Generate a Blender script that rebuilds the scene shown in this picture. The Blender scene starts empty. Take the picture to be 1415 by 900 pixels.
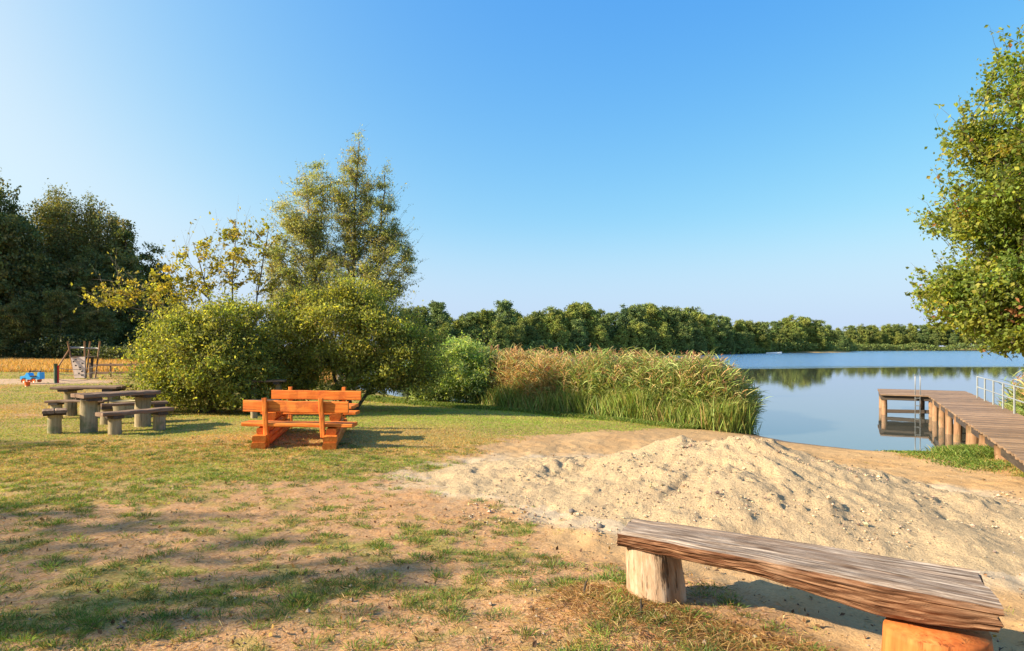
import bpy, math, random
import numpy as np
from mathutils import Vector

SC = bpy.context.scene
COL = SC.collection
random.seed(5)
PI = math.pi
WZ = -0.70            # water level
CAMZ = 1.6
F = 900.0 / 1415.0    # focal length in image widths

# ------------------------------------------------------------------ noise
def _hash(ix, iy, s):
    h = (ix.astype(np.int64) * 374761393 + iy.astype(np.int64) * 668265263 + s * 974634777) & 0x7fffffff
    h = (h ^ (h >> 13)) * 1274126177 & 0x7fffffff
    return ((h ^ (h >> 16)) & 0xffff) / 65535.0
def vnoise(x, y, s=0):
    x = np.asarray(x, float); y = np.asarray(y, float)
    x0 = np.floor(x); y0 = np.floor(y); fx = x - x0; fy = y - y0
    fx = fx * fx * fx * (fx * (fx * 6 - 15) + 10); fy = fy * fy * fy * (fy * (fy * 6 - 15) + 10)
    a = _hash(x0, y0, s); b = _hash(x0 + 1, y0, s); c = _hash(x0, y0 + 1, s); d = _hash(x0 + 1, y0 + 1, s)
    return (a * (1 - fx) + b * fx) * (1 - fy) + (c * (1 - fx) + d * fx) * fy
def fbm(x, y, oct=4, s=0, gain=.5):
    x = np.asarray(x, float); y = np.asarray(y, float)
    t = 0; a = 1; n = 0
    for i in range(oct):
        c, sn = math.cos(i * .9 + .3), math.sin(i * .9 + .3)
        t = t + a * vnoise(c * x - sn * y + i * 17.3, sn * x + c * y - i * 9.1, s + i); n += a
        a *= gain; x = x * 2.03; y = y * 2.03
    return t / n
def sstep(a, b, x):
    t = np.clip((x - a) / (b - a), 0, 1); return t * t * (3 - 2 * t)
def sdist(x, y, poly):
    """signed distance to polygon, positive outside"""
    x = np.asarray(x, float); y = np.asarray(y, float)
    d = np.full(x.shape, 1e18); ins = np.zeros(x.shape, bool)
    n = len(poly)
    for i in range(n):
        ax, ay = poly[i]; bx, by = poly[(i + 1) % n]
        ex, ey = bx - ax, by - ay
        t = np.clip(((x - ax) * ex + (y - ay) * ey) / (ex * ex + ey * ey), 0, 1)
        d = np.minimum(d, (x - ax - t * ex) ** 2 + (y - ay - t * ey) ** 2)
        if ay != by:
            c = ((ay > y) != (by > y)) & (x < (bx - ax) * (y - ay) / (by - ay) + ax)
            ins ^= c
    d = np.sqrt(d)
    return np.where(ins, -d, d)

LAKE = [(6.3, 17.0), (6.7, 15.7), (7.7, 14.5), (8.7, 13.9), (9.8, 14.3), (11.5, 15.2), (13.5, 15.9), (17, 15.5), (25, 14), (40, 10),
        (80, 0), (220, -40), (380, 60), (400, 250), (300, 345), (230, 352), (178, 345), (150, 315), (140, 262), (118, 240), (90, 232), (66, 214),
        (48, 190), (22, 165), (-6, 138), (-24, 120), (-30, 95), (-18, 62), (-11, 40), (-5, 29.5), (0, 24.6), (3, 21.4), (5.4, 19.2)]
SAND = [(-1.3, 8.7), (-.5, 11.0), (.3, 12.9), (1.6, 14.2), (3.4, 15.6), (6.2, 17.6), (9.5, 16), (8.6, 13.6), (7.6, 12.2), (7.2, 10.6), (7.7, 9.3),
        (13, 7.5), (13, 2.5), (2.6, 2.6), (2.0, 3.3), (1.15, 4.3), (.75, 5.0), (.35, 6.2), (-.6, 7.6)]
def gz_base(x, y):
    s = sdist(x, y, LAKE)
    z = np.where(s > 0, WZ + .70 * (1 - np.exp(-s / 5.5)), WZ + np.maximum(s * .16, -1.6))
    z = z + .10 * np.exp(-(((x - .75) / .9) ** 2 + ((y - 4.0) / .75) ** 2))
    # raised grassy bank beside the jetty
    z = z + .17 * np.exp(-(((x - 9.6) / 2.2) ** 2 + ((y - 11.2) / 1.9) ** 2))
    far = sstep(60, 300, np.hypot(x, y))
    z = z + np.where(s > 0, far * sstep(2, 60, s) * 1.5, 0)
    return z, s
def sandmask(x, y):
    d = sdist(x, y, SAND) + (fbm(x * .9, y * .9, 3, 7) - .5) * 1.6 + (fbm(x * 5, y * 5, 2, 9) - .5) * .35
    return sstep(.28, -.28, d)
def cover(x, y):
    """how much of the ground is grown over with grass"""
    n1 = fbm(x * .55, y * .8, 3, 21); n2 = fbm(x * 4.2, y * 4.6, 3, 22); n3 = fbm(x * .9, y * 2.2, 3, 23)
    L = sstep(6.2, 10.5, y - .25 * x * (x < 0) * 0 + 1.2 * sstep(-1, -6, x)) 
    base = .30 + .18 * sstep(0, -4, x) + .5 * L - .15 * sstep(3.6, 2.6, y)
    brown = np.exp(-(((x + 1.9) / 1.7) ** 2 + ((y - 8.3) / 1.0) ** 2))
    base = base + .12 * sstep(5.0, 6.5, y) - .22 * brown
    play = np.exp(-(((x + 24) / 7.0) ** 2 + ((y - 30.5) / 3.6) ** 2))
    base = base - .95 * sstep(.35, .8, play)
    near = sstep(9, 6, y)
    c = base + (n1 - .5) * .8 + (n2 - .5) * (.9 + .5 * near) + (n3 - .5) * (.9 - .3 * near)
    lush = np.exp(-(((x - .3) - (y - 17) * .8) / 4.0) ** 2) * sstep(12, 14, y) * sstep(30, 24, y)
    c = c + .5 * lush
    return np.clip(sstep(.22, .90, c), 0, 1) * (1 - sandmask(x, y))
def gz(x, y):
    x = np.asarray(x, float); y = np.asarray(y, float)
    z, s = gz_base(x, y)
    r = np.hypot(x, y)
    f1 = sstep(60, 12, r)
    z = z + f1 * ((fbm(x * .5, y * .5, 3, 1) - .5) * .09 * sstep(0.2, 2.5, s))
    sm = sandmask(x, y) * sstep(.1, 1.2, s)
    f2 = sstep(22, 8, r)
    z = z + f2 * ((fbm(x * 3.2, y * 3.2, 4, 3) - .5) * (.035 + .055 * sm) + (fbm(x * 13, y * 13, 3, 5) - .5) * (.018 + .012 * sm))
    return z
def gzs(x, y): return float(gz(np.array([x]), np.array([y]))[0])
def heap(x, y):
    def cone(cx, cy, h, rx, ry, a=0, p=1.25, sd=0):
        c, s = math.cos(a), math.sin(a)
        u = ((x - cx) * c + (y - cy) * s) / rx; v = (-(x - cx) * s + (y - cy) * c) / ry
        ang = np.arctan2(v, u)
        r = np.hypot(u, v) * (1 + .20 * (fbm(ang * 2.2 + 9, r_(u, v) * .5, 3, 40 + sd) - .5) * 2)
        return h * np.clip(1 - r, 0, 1) ** p
    def r_(u, v): return np.hypot(u, v)
    H = cone(2.75, 7.75, .74, 2.9, 2.35, -.35, 1.12, 0)
    H = np.maximum(H, cone(2.1, 8.15, .66, 2.0, 1.7, .2, 1.05, 1))
    H = np.maximum(H, cone(1.0, 8.6, .27, 2.1, 1.9, .1, .95, 2))
    H = np.maximum(H, cone(-.1, 8.8, .10, 1.3, 1.3, .1, .8, 3))
    H = np.maximum(H, cone(4.4, 6.8, .22, 2.7, 1.4, -.45, 1.1, 4))
    H = np.maximum(H, cone(3.0, 6.4, .27, 2.4, 1.35, -.4, .95, 5))
    H = np.maximum(H, cone(5.8, 6.0, .07, 2.4, 1.1, -.45, .9, 6))
    e = sstep(0, .12, H)
    lump = (fbm(x * 1.3, y * 1.3, 2, 50) - .5) * .12 + (fbm(x * 4, y * 4, 3, 51) - .5) * .05 + np.abs(fbm(x * 13, y * 13, 3, 52) - .5) * .04
    th = np.arctan2(y - 7.9, x - 2.5); rr = np.hypot(x - 2.5, y - 7.9)
    lump = lump - .05 * sstep(.58, .70, vnoise(th * 7 + 20, rr * .5, 57)) * sstep(.3, .9, rr) * sstep(2.4, 1.4, rr)
    # fallen clods and little slips
    cl = sstep(.60, .72, fbm(x * 9, y * 9, 2, 53)) * .028 * sstep(.45, .6, fbm(x * 1.2, y * 1.2, 2, 54))
    pits = sstep(.62, .74, fbm(x * 5.2, y * 5.2, 3, 55)) * .035 * sstep(.55, .66, fbm(x * .9 + 5, y * .9, 2, 56))
    return H + e * (lump + cl - pits), H

# ------------------------------------------------------------------ mesh building
class MB:
    def __init__(self):
        self.v = []; self.f = {}; self.c = []; self.g = []; self.n = 0; self.hc = self.hg = False
    def add(self, v, faces, col=None, g=None):
        v = np.asarray(v, np.float32).reshape(-1, 3)
        self.v.append(v)
        for f in (faces if isinstance(faces, list) else [faces]):
            f = np.asarray(f, np.int64)
            if f.size: self.f.setdefault(f.shape[1], []).append(f + self.n)
        n = len(v)
        if col is not None: self.hc = True
        c = np.ones((n, 4), np.float32)
        if col is not None: c[:, :3] = np.asarray(col, np.float32).reshape(-1, 3) if np.ndim(col) > 1 else np.asarray(col)[None]
        self.c.append(c)
        if g is not None: self.hg = True
        self.g.append(np.asarray(g, np.float32) if g is not None else np.zeros((n, 3), np.float32))
        self.n += n
        return self
    def build(self, name, mat, parent=None, smooth=False, origin=None):
        v = np.concatenate(self.v)
        if parent is not None: o0 = np.array(wloc(parent), np.float32)
        elif origin is not None: o0 = np.array(origin, np.float32)
        else: o0 = np.zeros(3, np.float32)
        v = v - o0
        me = bpy.data.meshes.new(name)
        ks = sorted(self.f)
        fl = [np.concatenate(self.f[k]) for k in ks]
        tot = np.concatenate([np.full(len(f), k) for k, f in zip(ks, fl)])
        idx = np.concatenate([f.ravel() for f in fl])
        me.vertices.add(len(v)); me.vertices.foreach_set('co', v.ravel())
        me.loops.add(len(idx)); me.loops.foreach_set('vertex_index', idx.astype(np.int32))
        me.polygons.add(len(tot))
        st = np.concatenate([[0], np.cumsum(tot)[:-1]])
        me.polygons.foreach_set('loop_start', st.astype(np.int32))
        me.polygons.foreach_set('loop_total', tot.astype(np.int32))
        me.update(calc_edges=True)
        me.polygons.foreach_set('use_smooth', np.full(len(tot), bool(smooth)))
        if self.hc:
            a = me.attributes.new('col', 'FLOAT_COLOR', 'POINT'); a.data.foreach_set('color', np.concatenate(self.c).ravel())
        if self.hg:
            a = me.attributes.new('g', 'FLOAT_VECTOR', 'POINT'); a.data.foreach_set('vector', np.concatenate(self.g).ravel())
        me.materials.append(mat)
        o = bpy.data.objects.new(name, me); COL.objects.link(o)
        if parent is not None: o.parent = parent
        elif origin is not None: o.location = origin
        return o
def wloc(o):
    l = Vector(o.location)
    while o.parent: o = o.parent; l += o.location
    return l
def tag(o, label, cat, group=None, kind=None):
    if label: o['label'] = label
    if cat: o['category'] = cat
    if group: o['group'] = group
    if kind: o['kind'] = kind
    return o
def struct(o, label=None):
    o['kind'] = 'structure'
    if label: o['label'] = label
    return o
def thing(name, label, cat, loc, group=None, rz=0):
    o = bpy.data.objects.new(name, None); COL.objects.link(o)
    o.location = loc; o.rotation_euler = (0, 0, rz); o.empty_display_size = .2
    return tag(o, label, cat, group)
def dup(o, parent=None):
    c = o.copy(); COL.objects.link(c); c.parent = parent
    for ch in [q for q in o.children]: dup(ch, c)
    return c

def prof_circle(r, n=14, flat=None, seed=0):
    rg = np.random.RandomState(seed)
    a = np.arange(n) * 2 * PI / n
    rr = r * (1 + rg.uniform(-.05, .05, n))
    p = np.stack([rr * np.cos(a), rr * np.sin(a)], 1)
    if flat is not None: p[:, 1] = np.minimum(p[:, 1], flat)
    return p
def prof_rect(w, h, b=.008):
    w /= 2; h /= 2
    return np.array([(-w + b, -h), (0, -h), (w - b, -h), (w, -h + b), (w, 0), (w, h - b), (w - b, h), (0, h), (-w + b, h), (-w, h - b), (-w, 0), (-w, -h + b)])
_barseed = [0]
def bar(mb, p0, p1, prof, up=(0, 0, 1), nseg=6, jit=0.0, taper=1.0, sag=0.0, col=None):
    """sweep a profile from p0 to p1: profile x = sideways, profile y = up"""
    _barseed[0] += 1; rg = np.random.RandomState(_barseed[0])
    p0 = np.array(p0, float); p1 = np.array(p1, float); L = np.linalg.norm(p1 - p0); ax = (p1 - p0) / L
    up = np.array(up, float); side = np.cross(ax, up)
    if np.linalg.norm(side) < 1e-3: side = np.cross(ax, (1., 0, 0))
    side /= np.linalg.norm(side); upv = np.cross(side, ax)
    n = len(prof); V = []; G = []
    off = rg.uniform(0, 50, 3)
    j0 = rg.uniform(-1, 1, (nseg + 1, 2)) * jit
    for i in range(nseg + 1):
        t = i / nseg; s = 1 + (taper - 1) * t
        c = p0 + ax * L * t + side * j0[i, 0] + upv * (j0[i, 1] - sag * 4 * t * (1 - t))
        pr = prof * s + rg.uniform(-1, 1, (n, 2)) * jit * .6
        V.append(c + pr[:, :1] * side + pr[:, 1:] * upv)
        G.append(np.stack([np.full(n, L * t), prof[:, 0], prof[:, 1]], 1) + off)
    V.append(p0[None] + prof.mean(0)[0] * side); V.append(p1[None] + prof.mean(0)[0] * side)
    G.append(off[None]); G.append(off[None] + [[L, 0, 0]])
    V = np.concatenate(V); G = np.concatenate(G)
    i = np.arange(nseg)[:, None] * n; j = np.arange(n)[None]; k = (j + 1) % n
    q = np.stack([(i + j).ravel(), (i + k).ravel(), (i + n + k).ravel(), (i + n + j).ravel()], 1)[:, ::-1]
    c0 = (nseg + 1) * n; J = np.arange(n); K = (J + 1) % n
    t0 = np.stack([np.full(n, c0), J, K], 1)[:, ::-1]; t1 = np.stack([np.full(n, c0 + 1), nseg * n + J, nseg * n + K], 1)
    # orientation: make outward by construction test is unnecessary for cycles
    mb.add(V, [q, t0, t1], col=col, g=G)
    return mb
def tube(mb, pts, rad, n=6, col=None):
    pts = np.asarray(pts, float); m = len(pts)
    rad = np.broadcast_to(np.asarray(rad, float), (m,))
    d = np.gradient(pts, axis=0); d /= np.linalg.norm(d, axis=1)[:, None] + 1e-9
    ref = np.where(np.abs(d[:, 2:3]) > .9, np.array([[1., 0, 0]]), np.array([[0, 0, 1.]]))
    if np.abs(d[0, 2]) > .9: ref = np.tile([[1., 0, 0]], (m, 1))
    else: ref = np.tile([[.05, .03, 1.]], (m, 1))
    a = np.cross(d, ref); a /= np.linalg.norm(a, axis=1)[:, None] + 1e-9
    b = np.cross(a, d)
    th = np.arange(n) * 2 * PI / n
    V = pts[:, None] + rad[:, None, None] * (np.cos(th)[None, :, None] * a[:, None] + np.sin(th)[None, :, None] * b[:, None])
    L = np.concatenate([[0], np.cumsum(np.linalg.norm(np.diff(pts, axis=0), axis=1))])
    G = np.stack([np.repeat(L, n), np.tile(np.cos(th), m) * .1, np.tile(np.sin(th), m) * .1], 1)
    i = np.arange(m - 1)[:, None] * n; j = np.arange(n)[None]; k = (j + 1) % n
    q = np.stack([(i + j).ravel(), (i + k).ravel(), (i + n + k).ravel(), (i + n + j).ravel()], 1)
    cap = np.arange(n)[None] + (m - 1) * n
    mb.add(V.reshape(-1, 3), [q, cap, np.arange(n)[None][:, ::-1]], col=col, g=G)
    return mb
def nrm(v): return v / (np.linalg.norm(v, axis=-1, keepdims=True) + 1e-9)
def ribbons(mb, base, dirv, L, w, droop, col, rg, segs=2, wide=.5, facing=None):
    """thin tapered blades: base Nx3, direction Nx3, length N, width N"""
    N = len(base); dirv = nrm(dirv)
    sd = nrm(np.cross(dirv, nrm(rg.normal(size=(N, 3)) + [0, 0, .01]))) if facing is None else facing
    L = np.broadcast_to(L, (N,)); w = np.broadcast_to(w, (N,)); droop = np.broadcast_to(droop, (N,))
    ts = np.linspace(0, 1, segs + 1)
    V = []
    for t in ts[:-1]:
        c = base + dirv * (L * t)[:, None]; c = c - np.array([0, 0, 1.])[None] * (droop * L * t * t)[:, None]
        ww = w * (.45 + .55 * min(1, t / max(wide, .01)) if t < wide else 1.0 - .55 * (t - wide) / (1 - wide))
        V += [c - sd * (ww * .5)[:, None], c + sd * (ww * .5)[:, None]]
    tip = base + dirv * L[:, None] - np.array([0, 0, 1.])[None] * (droop * L)[:, None]
    V.append(tip)
    V = np.stack(V, 1); k = V.shape[1]
    o = np.arange(N)[:, None] * k
    fs = []
    if segs > 1:
        fs.append(np.concatenate([o + np.array([[2 * i, 2 * i + 1, 2 * i + 3, 2 * i + 2]]) for i in range(segs - 1)]))
    fs.append(o + np.array([[k - 3, k - 2, k - 1]]))
    mb.add(V.reshape(-1, 3), fs, col=np.repeat(col, k, axis=0))
def leaves(mb, c, size, width, col, rg, upbias=.6, dirs=None, fold=.15):
    N = len(c)
    d = nrm(rg.normal(size=(N, 3)) + (0 if dirs is None else dirs))
    nn = nrm(rg.normal(size=(N, 3)) + [0, 0, upbias])
    sd = nrm(np.cross(d, nn)); n2 = np.cross(sd, d)
    L = (size * rg.uniform(.5, 1.4, N))[:, None]; W = L * width
    V = np.stack([c - d * L * .5, c - sd * W * .5 + n2 * W * fold + d * L * .05, c + d * L * .5, c + sd * W * .5 + n2 * W * fold + d * L * .05], 1)
    o = np.arange(N)[:, None] * 4 + np.arange(4)[None]
    mb.add(V.reshape(-1, 3), o, col=np.repeat(col, 4, axis=0))
def colvar(rg, n, pal, wts=None, v=.2):
    pal = np.array(pal, float)
    if wts is None: wts = np.ones(len(pal))
    k = rg.choice(len(pal), n, p=np.array(wts) / np.sum(wts))
    c = pal[k] * (1 + rg.normal(size=(n, 1)) * v) * (1 + rg.normal(size=(n, 3)) * .06)
    return np.clip(c, .004, .9)

# ------------------------------------------------------------------ materials
class NT:
    def __init__(self, name):
        self.m = bpy.data.materials.new(name); self.m.use_nodes = True
        self.t = self.m.node_tree; self.t.nodes.clear()
        self.out = self.n('ShaderNodeOutputMaterial')
    def n(self, typ, **kw):
        x = self.t.nodes.new(typ)
        for k, v in kw.items():
            if k.startswith('i_'):
                x.inputs[k[2:].replace('_', ' ')].default_value = v
            else: setattr(x, k, v)
        return x
    def l(self, a, b): self.t.links.new(a, b)
    def attr(self, nm): return self.n('ShaderNodeAttribute', attribute_name=nm)
    def noise(self, scale, detail=4, rough=.55, vec=None, dist=0):
        x = self.n('ShaderNodeTexNoise'); x.inputs['Scale'].default_value = scale; x.inputs['Detail'].default_value = detail
        x.inputs['Roughness'].default_value = rough; x.inputs['Distortion'].default_value = dist
        if vec is not None: self.l(vec, x.inputs['Vector'])
        return x
    def mapv(self, vec, s=(1, 1, 1)):
        x = self.n('ShaderNodeMapping'); x.inputs['Scale'].default_value = s; self.l(vec, x.inputs['Vector']); return x.outputs[0]
    def ramp(self, fac, stops):
        x = self.n('ShaderNodeValToRGB'); e = x.color_ramp.elements
        while len(e) < len(stops): e.new(.5)
        for q, (p, c) in zip(e, stops): q.position = p; q.color = (*c, 1) if len(c) == 3 else c
        self.l(fac, x.inputs[0]); return x.outputs[0]
    def mix(self, a, b, fac, mode='MIX'):
        x = self.n('ShaderNodeMix', data_type='RGBA', blend_type=mode)
        for i, s in ((0, fac), (6, a), (7, b)):
            if hasattr(s, 'links') or isinstance(s, bpy.types.NodeSocket): self.l(s, x.inputs[i])
            else: x.inputs[i].default_value = s if i == 0 else ((*s, 1) if len(s) == 3 else s)
        return x.outputs[2]
    def math(self, op, a, b=0.0, clamp=False):
        x = self.n('ShaderNodeMath', operation=op); x.use_clamp = clamp
        for i, s in ((0, a), (1, b)):
            if isinstance(s, bpy.types.NodeSocket): self.l(s, x.inputs[i])
            else: x.inputs[i].default_value = s
        return x.outputs[0]
    def bump(self, h, strength=.5, dist=.01, nrm_=None):
        x = self.n('ShaderNodeBump'); x.inputs['Strength'].default_value = strength; x.inputs['Distance'].default_value = dist
        self.l(h, x.inputs['Height'])
        if nrm_ is not None: self.l(nrm_, x.inputs['Normal'])
        return x.outputs[0]
    def bsdf(self, color, rough=.8, spec=.3, normal=None, metal=0):
        x = self.n('ShaderNodeBsdfPrincipled')
        for nm, s in (('Base Color', color), ('Roughness', rough), ('Specular IOR Level', spec), ('Metallic', metal)):
            if isinstance(s, bpy.types.NodeSocket): self.l(s, x.inputs[nm])
            else: x.inputs[nm].default_value = (*s, 1) if nm == 'Base Color' and len(s) == 3 else s
        if normal is not None: self.l(normal, x.inputs['Normal'])
        return x.outputs[0]
    def done(self, sh): self.l(sh, self.out.inputs['Surface']); return self.m

def m_foliage(name, trans=.35, rough=.55, spec=.35, tint=(1.5, 1.35, .45)):
    t = NT(name); a = t.attr('col').outputs['Color']
    p = t.bsdf(a, rough, spec)
    tr = t.n('ShaderNodeBsdfTranslucent'); t.l(t.mix(a, tint, 1.0, 'MULTIPLY'), tr.inputs['Color'])
    mx = t.n('ShaderNodeMixShader'); mx.inputs[0].default_value = trans
    t.l(p, mx.inputs[1]); t.l(tr.outputs[0], mx.inputs[2])
    return t.done(mx.outputs[0])
def m_bark(name, c1, c2, sc=9):
    t = NT(name); v = t.mapv(t.attr('g').outputs['Vector'], (1, 12, 12))
    n = t.noise(sc, 5, .65, v)
    c = t.ramp(n.outputs[0], [(.3, c1), (.7, c2)])
    return t.done(t.bsdf(c, .9, .15, t.bump(n.outputs[0], .8, .02)))
def m_wood(name, stops, *a_, usecol=False, **kw_):
    m = m_wood0(name, stops, *a_, **kw_)
    if usecol:
        nt_ = m.node_tree; p = [q for q in nt_.nodes if q.type == 'BSDF_PRINCIPLED'][0]; l = p.inputs['Base Color'].links[0].from_socket
        at = nt_.nodes.new('ShaderNodeAttribute'); at.attribute_name = 'col'; mx = nt_.nodes.new('ShaderNodeMix'); mx.data_type = 'RGBA'; mx.blend_type = 'MULTIPLY'; mx.inputs[0].default_value = 1
        nt_.links.new(l, mx.inputs[6]); nt_.links.new(at.outputs['Color'], mx.inputs[7]); nt_.links.new(mx.outputs[2], p.inputs['Base Color'])
    return m
def m_wood0(name, stops, grain=(3, 60, 60), rough=.75, spec=.25, crack=.5, blotch=None, bump=.6, dist=.004):
    t = NT(name); g = t.attr('g').outputs['Vector']
    n1 = t.noise(1.0, 6, .65, t.mapv(g, grain), .3)
    n2 = t.noise(1.0, 3, .5, t.mapv(g, (1.3, 7, 7)))
    f = t.math('ADD', t.math('MULTIPLY', n1.outputs[0], .65), t.math('MULTIPLY', n2.outputs[0], .35))
    c = t.ramp(f, stops)
    n3 = t.noise(1.0, 4, .7, t.mapv(g, (grain[0] * .5, grain[1] * .8, grain[2] * .8)))
    ck = t.ramp(n3.outputs[0], [(.33, (1, 1, 1)), (.40, (0, 0, 0))])
    c = t.mix(c, tuple(q * .25 for q in stops[0][1]), t.math('MULTIPLY', ck, crack))
    if blotch:
        n4 = t.noise(5, 4, .6, g)
        c = t.mix(c, blotch, t.ramp(n4.outputs[0], [(.52, (0, 0, 0)), (.68, (.8, .8, .8))]))
    h = t.math('SUBTRACT', f, t.math('MULTIPLY', ck, .4))
    return t.done(t.bsdf(c, rough, spec, t.bump(h, bump, dist)))
def m_flat(name, c, rough=.5, spec=.5, metal=0, var=.25, sc=14):
    t = NT(name); tc = t.n('ShaderNodeTexCoord').outputs['Object']
    n = t.noise(sc, 4, .6, tc)
    cc = t.ramp(n.outputs[0], [(.3, tuple(q * (1 - var) for q in c)), (.7, tuple(min(1, q * (1 + var)) for q in c))])
    return t.done(t.bsdf(cc, rough, spec, None, metal))

M = {}
M['leaf'] = m_foliage('leaf', .50, .6, .2)
M['leaf_far'] = m_foliage('far_leaf', .15, .8, .1)
M['leaf_dark'] = m_foliage('dark_leaf', .30, .6, .2)
M['grass'] = m_foliage('grass_blade', .35, .6, .25, (1.35, 1.25, .5))
M['reed'] = m_foliage('reed_leaf', .3, .55, .3, (1.3, 1.2, .6))
M['bark'] = m_bark('bark', (.05, .04, .03), (.17, .135, .10))
M['bark_grey'] = m_bark('grey_bark', (.10, .09, .075), (.27, .24, .20))
M['orange'] = m_wood('orange_stained_wood', [(.25, (.42, .075, .008)), (.48, (.66, .165, .016)), (.72, (.85, .32, .05))], (2.2, 30, 30), .6, .3, .6, (.44, .09, .014))
M['grey_wood'] = m_wood('weathered_wood', [(.28, (.085, .048, .028)), (.5, (.20, .13, .085)), (.72, (.38, .28, .20))], (2.5, 45, 45), .85, .15, .7)
M['log'] = m_wood('weathered_log', [(.28, (.15, .11, .06)), (.5, (.30, .245, .145)), (.72, (.44, .38, .24))], (2.2, 30, 30), .9, .1, .6, (.13, .15, .07))
M['deck'] = m_wood('deck_board', [(.28, (.15, .095, .058)), (.5, (.265, .175, .108)), (.75, (.38, .28, .19))], (2.5, 40, 40), .7, .25, .45, (.15, .11, .08), usecol=True)
M['pile'] = m_wood('jetty_pile_wood', [(.28, (.14, .07, .035)), (.5, (.28, .16, .085)), (.75, (.44, .30, .19))], (2, 22, 22), .8, .2, .5, (.15, .12, .06))
M['dark_wood'] = m_wood('dark_brown_wood', [(.28, (.03, .022, .016)), (.5, (.06, .045, .033)), (.75, (.11, .085, .06))], (2, 30, 30), .7, .3, .3)  # very dark brown tone shared by jetty beams, furniture crossbars and one bench
M['metal'] = m_flat('galvanised_metal', (.24, .25, .25), .45, .5, .6, .12)
M['blue'] = m_flat('blue_paint', (.05, .42, .85), .35, .5, 0, .08)
M['orange_paint'] = m_flat('orange_paint', (.80, .14, .02), .4, .5, 0, .08)
M['red'] = m_flat('red_paint', (.62, .03, .02), .4, .5, 0, .08)
M['white'] = m_flat('white_paint', (.8, .8, .78), .5, .5, 0, .05)
M['black'] = m_flat('dark_rubber', (.03, .03, .03), .7, .3, 0, .2)
M['panel'] = m_flat('climbing_panel_paint', (.60, .50, .42), .7, .3, 0, .12, 6)
M['rope'] = m_flat('rope', (.42, .34, .24), .9, .1, 0, .2)

# ------------------------------------------------------------------ ground
def axis(near0, near1, st, gr, lo, hi):
    a = list(np.arange(near0, near1, st))
    s = st; v = near1
    while v < hi: a.append(v); s = st + gr * (v - near1); v += s
    a.append(hi)
    b = []; v = near0 - st
    while v > lo: b.append(v); s = st + gr * 1.6 * (near0 - v); v -= s
    b.append(lo)
    return np.array(b[::-1] + a)
gx = axis(-4.2, 5.5, .042, .016, -900, 900)
gy = axis(2.4, 10.0, .038, .014, -500, 1000)
X, Y = np.meshgrid(gx, gy)
xf, yf = X.ravel(), Y.ravel()
Z = gz(xf, yf)
ny, nx = X.shape
I = np.arange((ny - 1) * (nx - 1)); r_, c_ = I // (nx - 1), I % (nx - 1)
Q = np.stack([r_ * nx + c_, r_ * nx + c_ + 1, (r_ + 1) * nx + c_ + 1, (r_ + 1) * nx + c_], 1)
_, S = gz_base(xf, yf)
sm = sandmask(xf, yf); cv = cover(xf, yf)
hp, H0 = heap(xf, yf)
_, H1 = heap(2.3 + (xf - 2.3) / 1.22, 7.6 + (yf - 7.6) / 1.22)
pale = np.clip(sstep(.0, .10, H1 + (fbm(xf * 3, yf * 3, 4, 61) - .5) * .14) * sstep(0, .02, H1), 0, 1)
gm = MB(); zone = np.stack([cv, sm, pale], 1)
gm.add(np.stack([xf, yf, Z], 1), Q, col=zone)
wet = sstep(.9, .15, S + (fbm(xf * 1.2, yf * 1.2, 3, 62) - .5) * .5)
dry = sstep(.40, .60, fbm(xf * .5, yf * .8, 3, 71)) * .85
dry = np.maximum(dry, sstep(37, 44, yf) * sstep(-8, -14, xf))
lus = np.exp(-(((xf + 1.2) - (yf - 17) * .5) / 4.5) ** 2) * sstep(12.5, 16, yf) * sstep(34, 27, yf); dry = dry * (1 - lus)
dirt = np.exp(-(((xf + 24) / 7.0) ** 2 + ((yf - 30.5) / 3.6) ** 2)); dirt = sstep(.35, .8, dirt)
gm.g[0] = np.stack([wet, dry, dirt], 1).astype(np.float32); gm.hg = True

t = NT('ground_surface')
pos = t.n('ShaderNodeNewGeometry').outputs['Position']
za = t.n('ShaderNodeSeparateColor'); t.l(t.attr('col').outputs['Color'], za.inputs[0])
zb = t.n('ShaderNodeSeparateXYZ'); t.l(t.attr('g').outputs['Vector'], zb.inputs[0])
nf = t.noise(55, 6, .7, pos); nm = t.noise(7, 5, .65, pos); nl = t.noise(1.1, 4, .6, pos); nvf = t.noise(230, 3, .7, pos)
soil = t.ramp(nf.outputs[0], [(.3, (.21, .115, .055)), (.5, (.41, .245, .125)), (.72, (.56, .37, .21))])
soil = t.mix(soil, (.46, .22, .08), t.ramp(nm.outputs[0], [(.45, (0, 0, 0)), (.7, (.6, .6, .6))]))
sandc = t.ramp(nf.outputs[0], [(.25, (.30, .185, .08)), (.5, (.46, .30, .145)), (.75, (.54, .37, .19))])
sandc = t.mix(sandc, (.42, .25, .105), t.ramp(nl.outputs[0], [(.4, (0, 0, 0)), (.65, (.7, .7, .7))]))
palec = t.ramp(nf.outputs[0], [(.25, (.34, .25, .15)), (.5, (.50, .39, .25)), (.75, (.58, .46, .31))])
lawn = t.ramp(nf.outputs[0], [(.3, (.12, .13, .025)), (.5, (.27, .25, .05)), (.72, (.45, .34, .11))])
lawn = t.mix(lawn, (.30, .20, .075), t.math('MULTIPLY', zb.outputs[1], .75))
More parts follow.
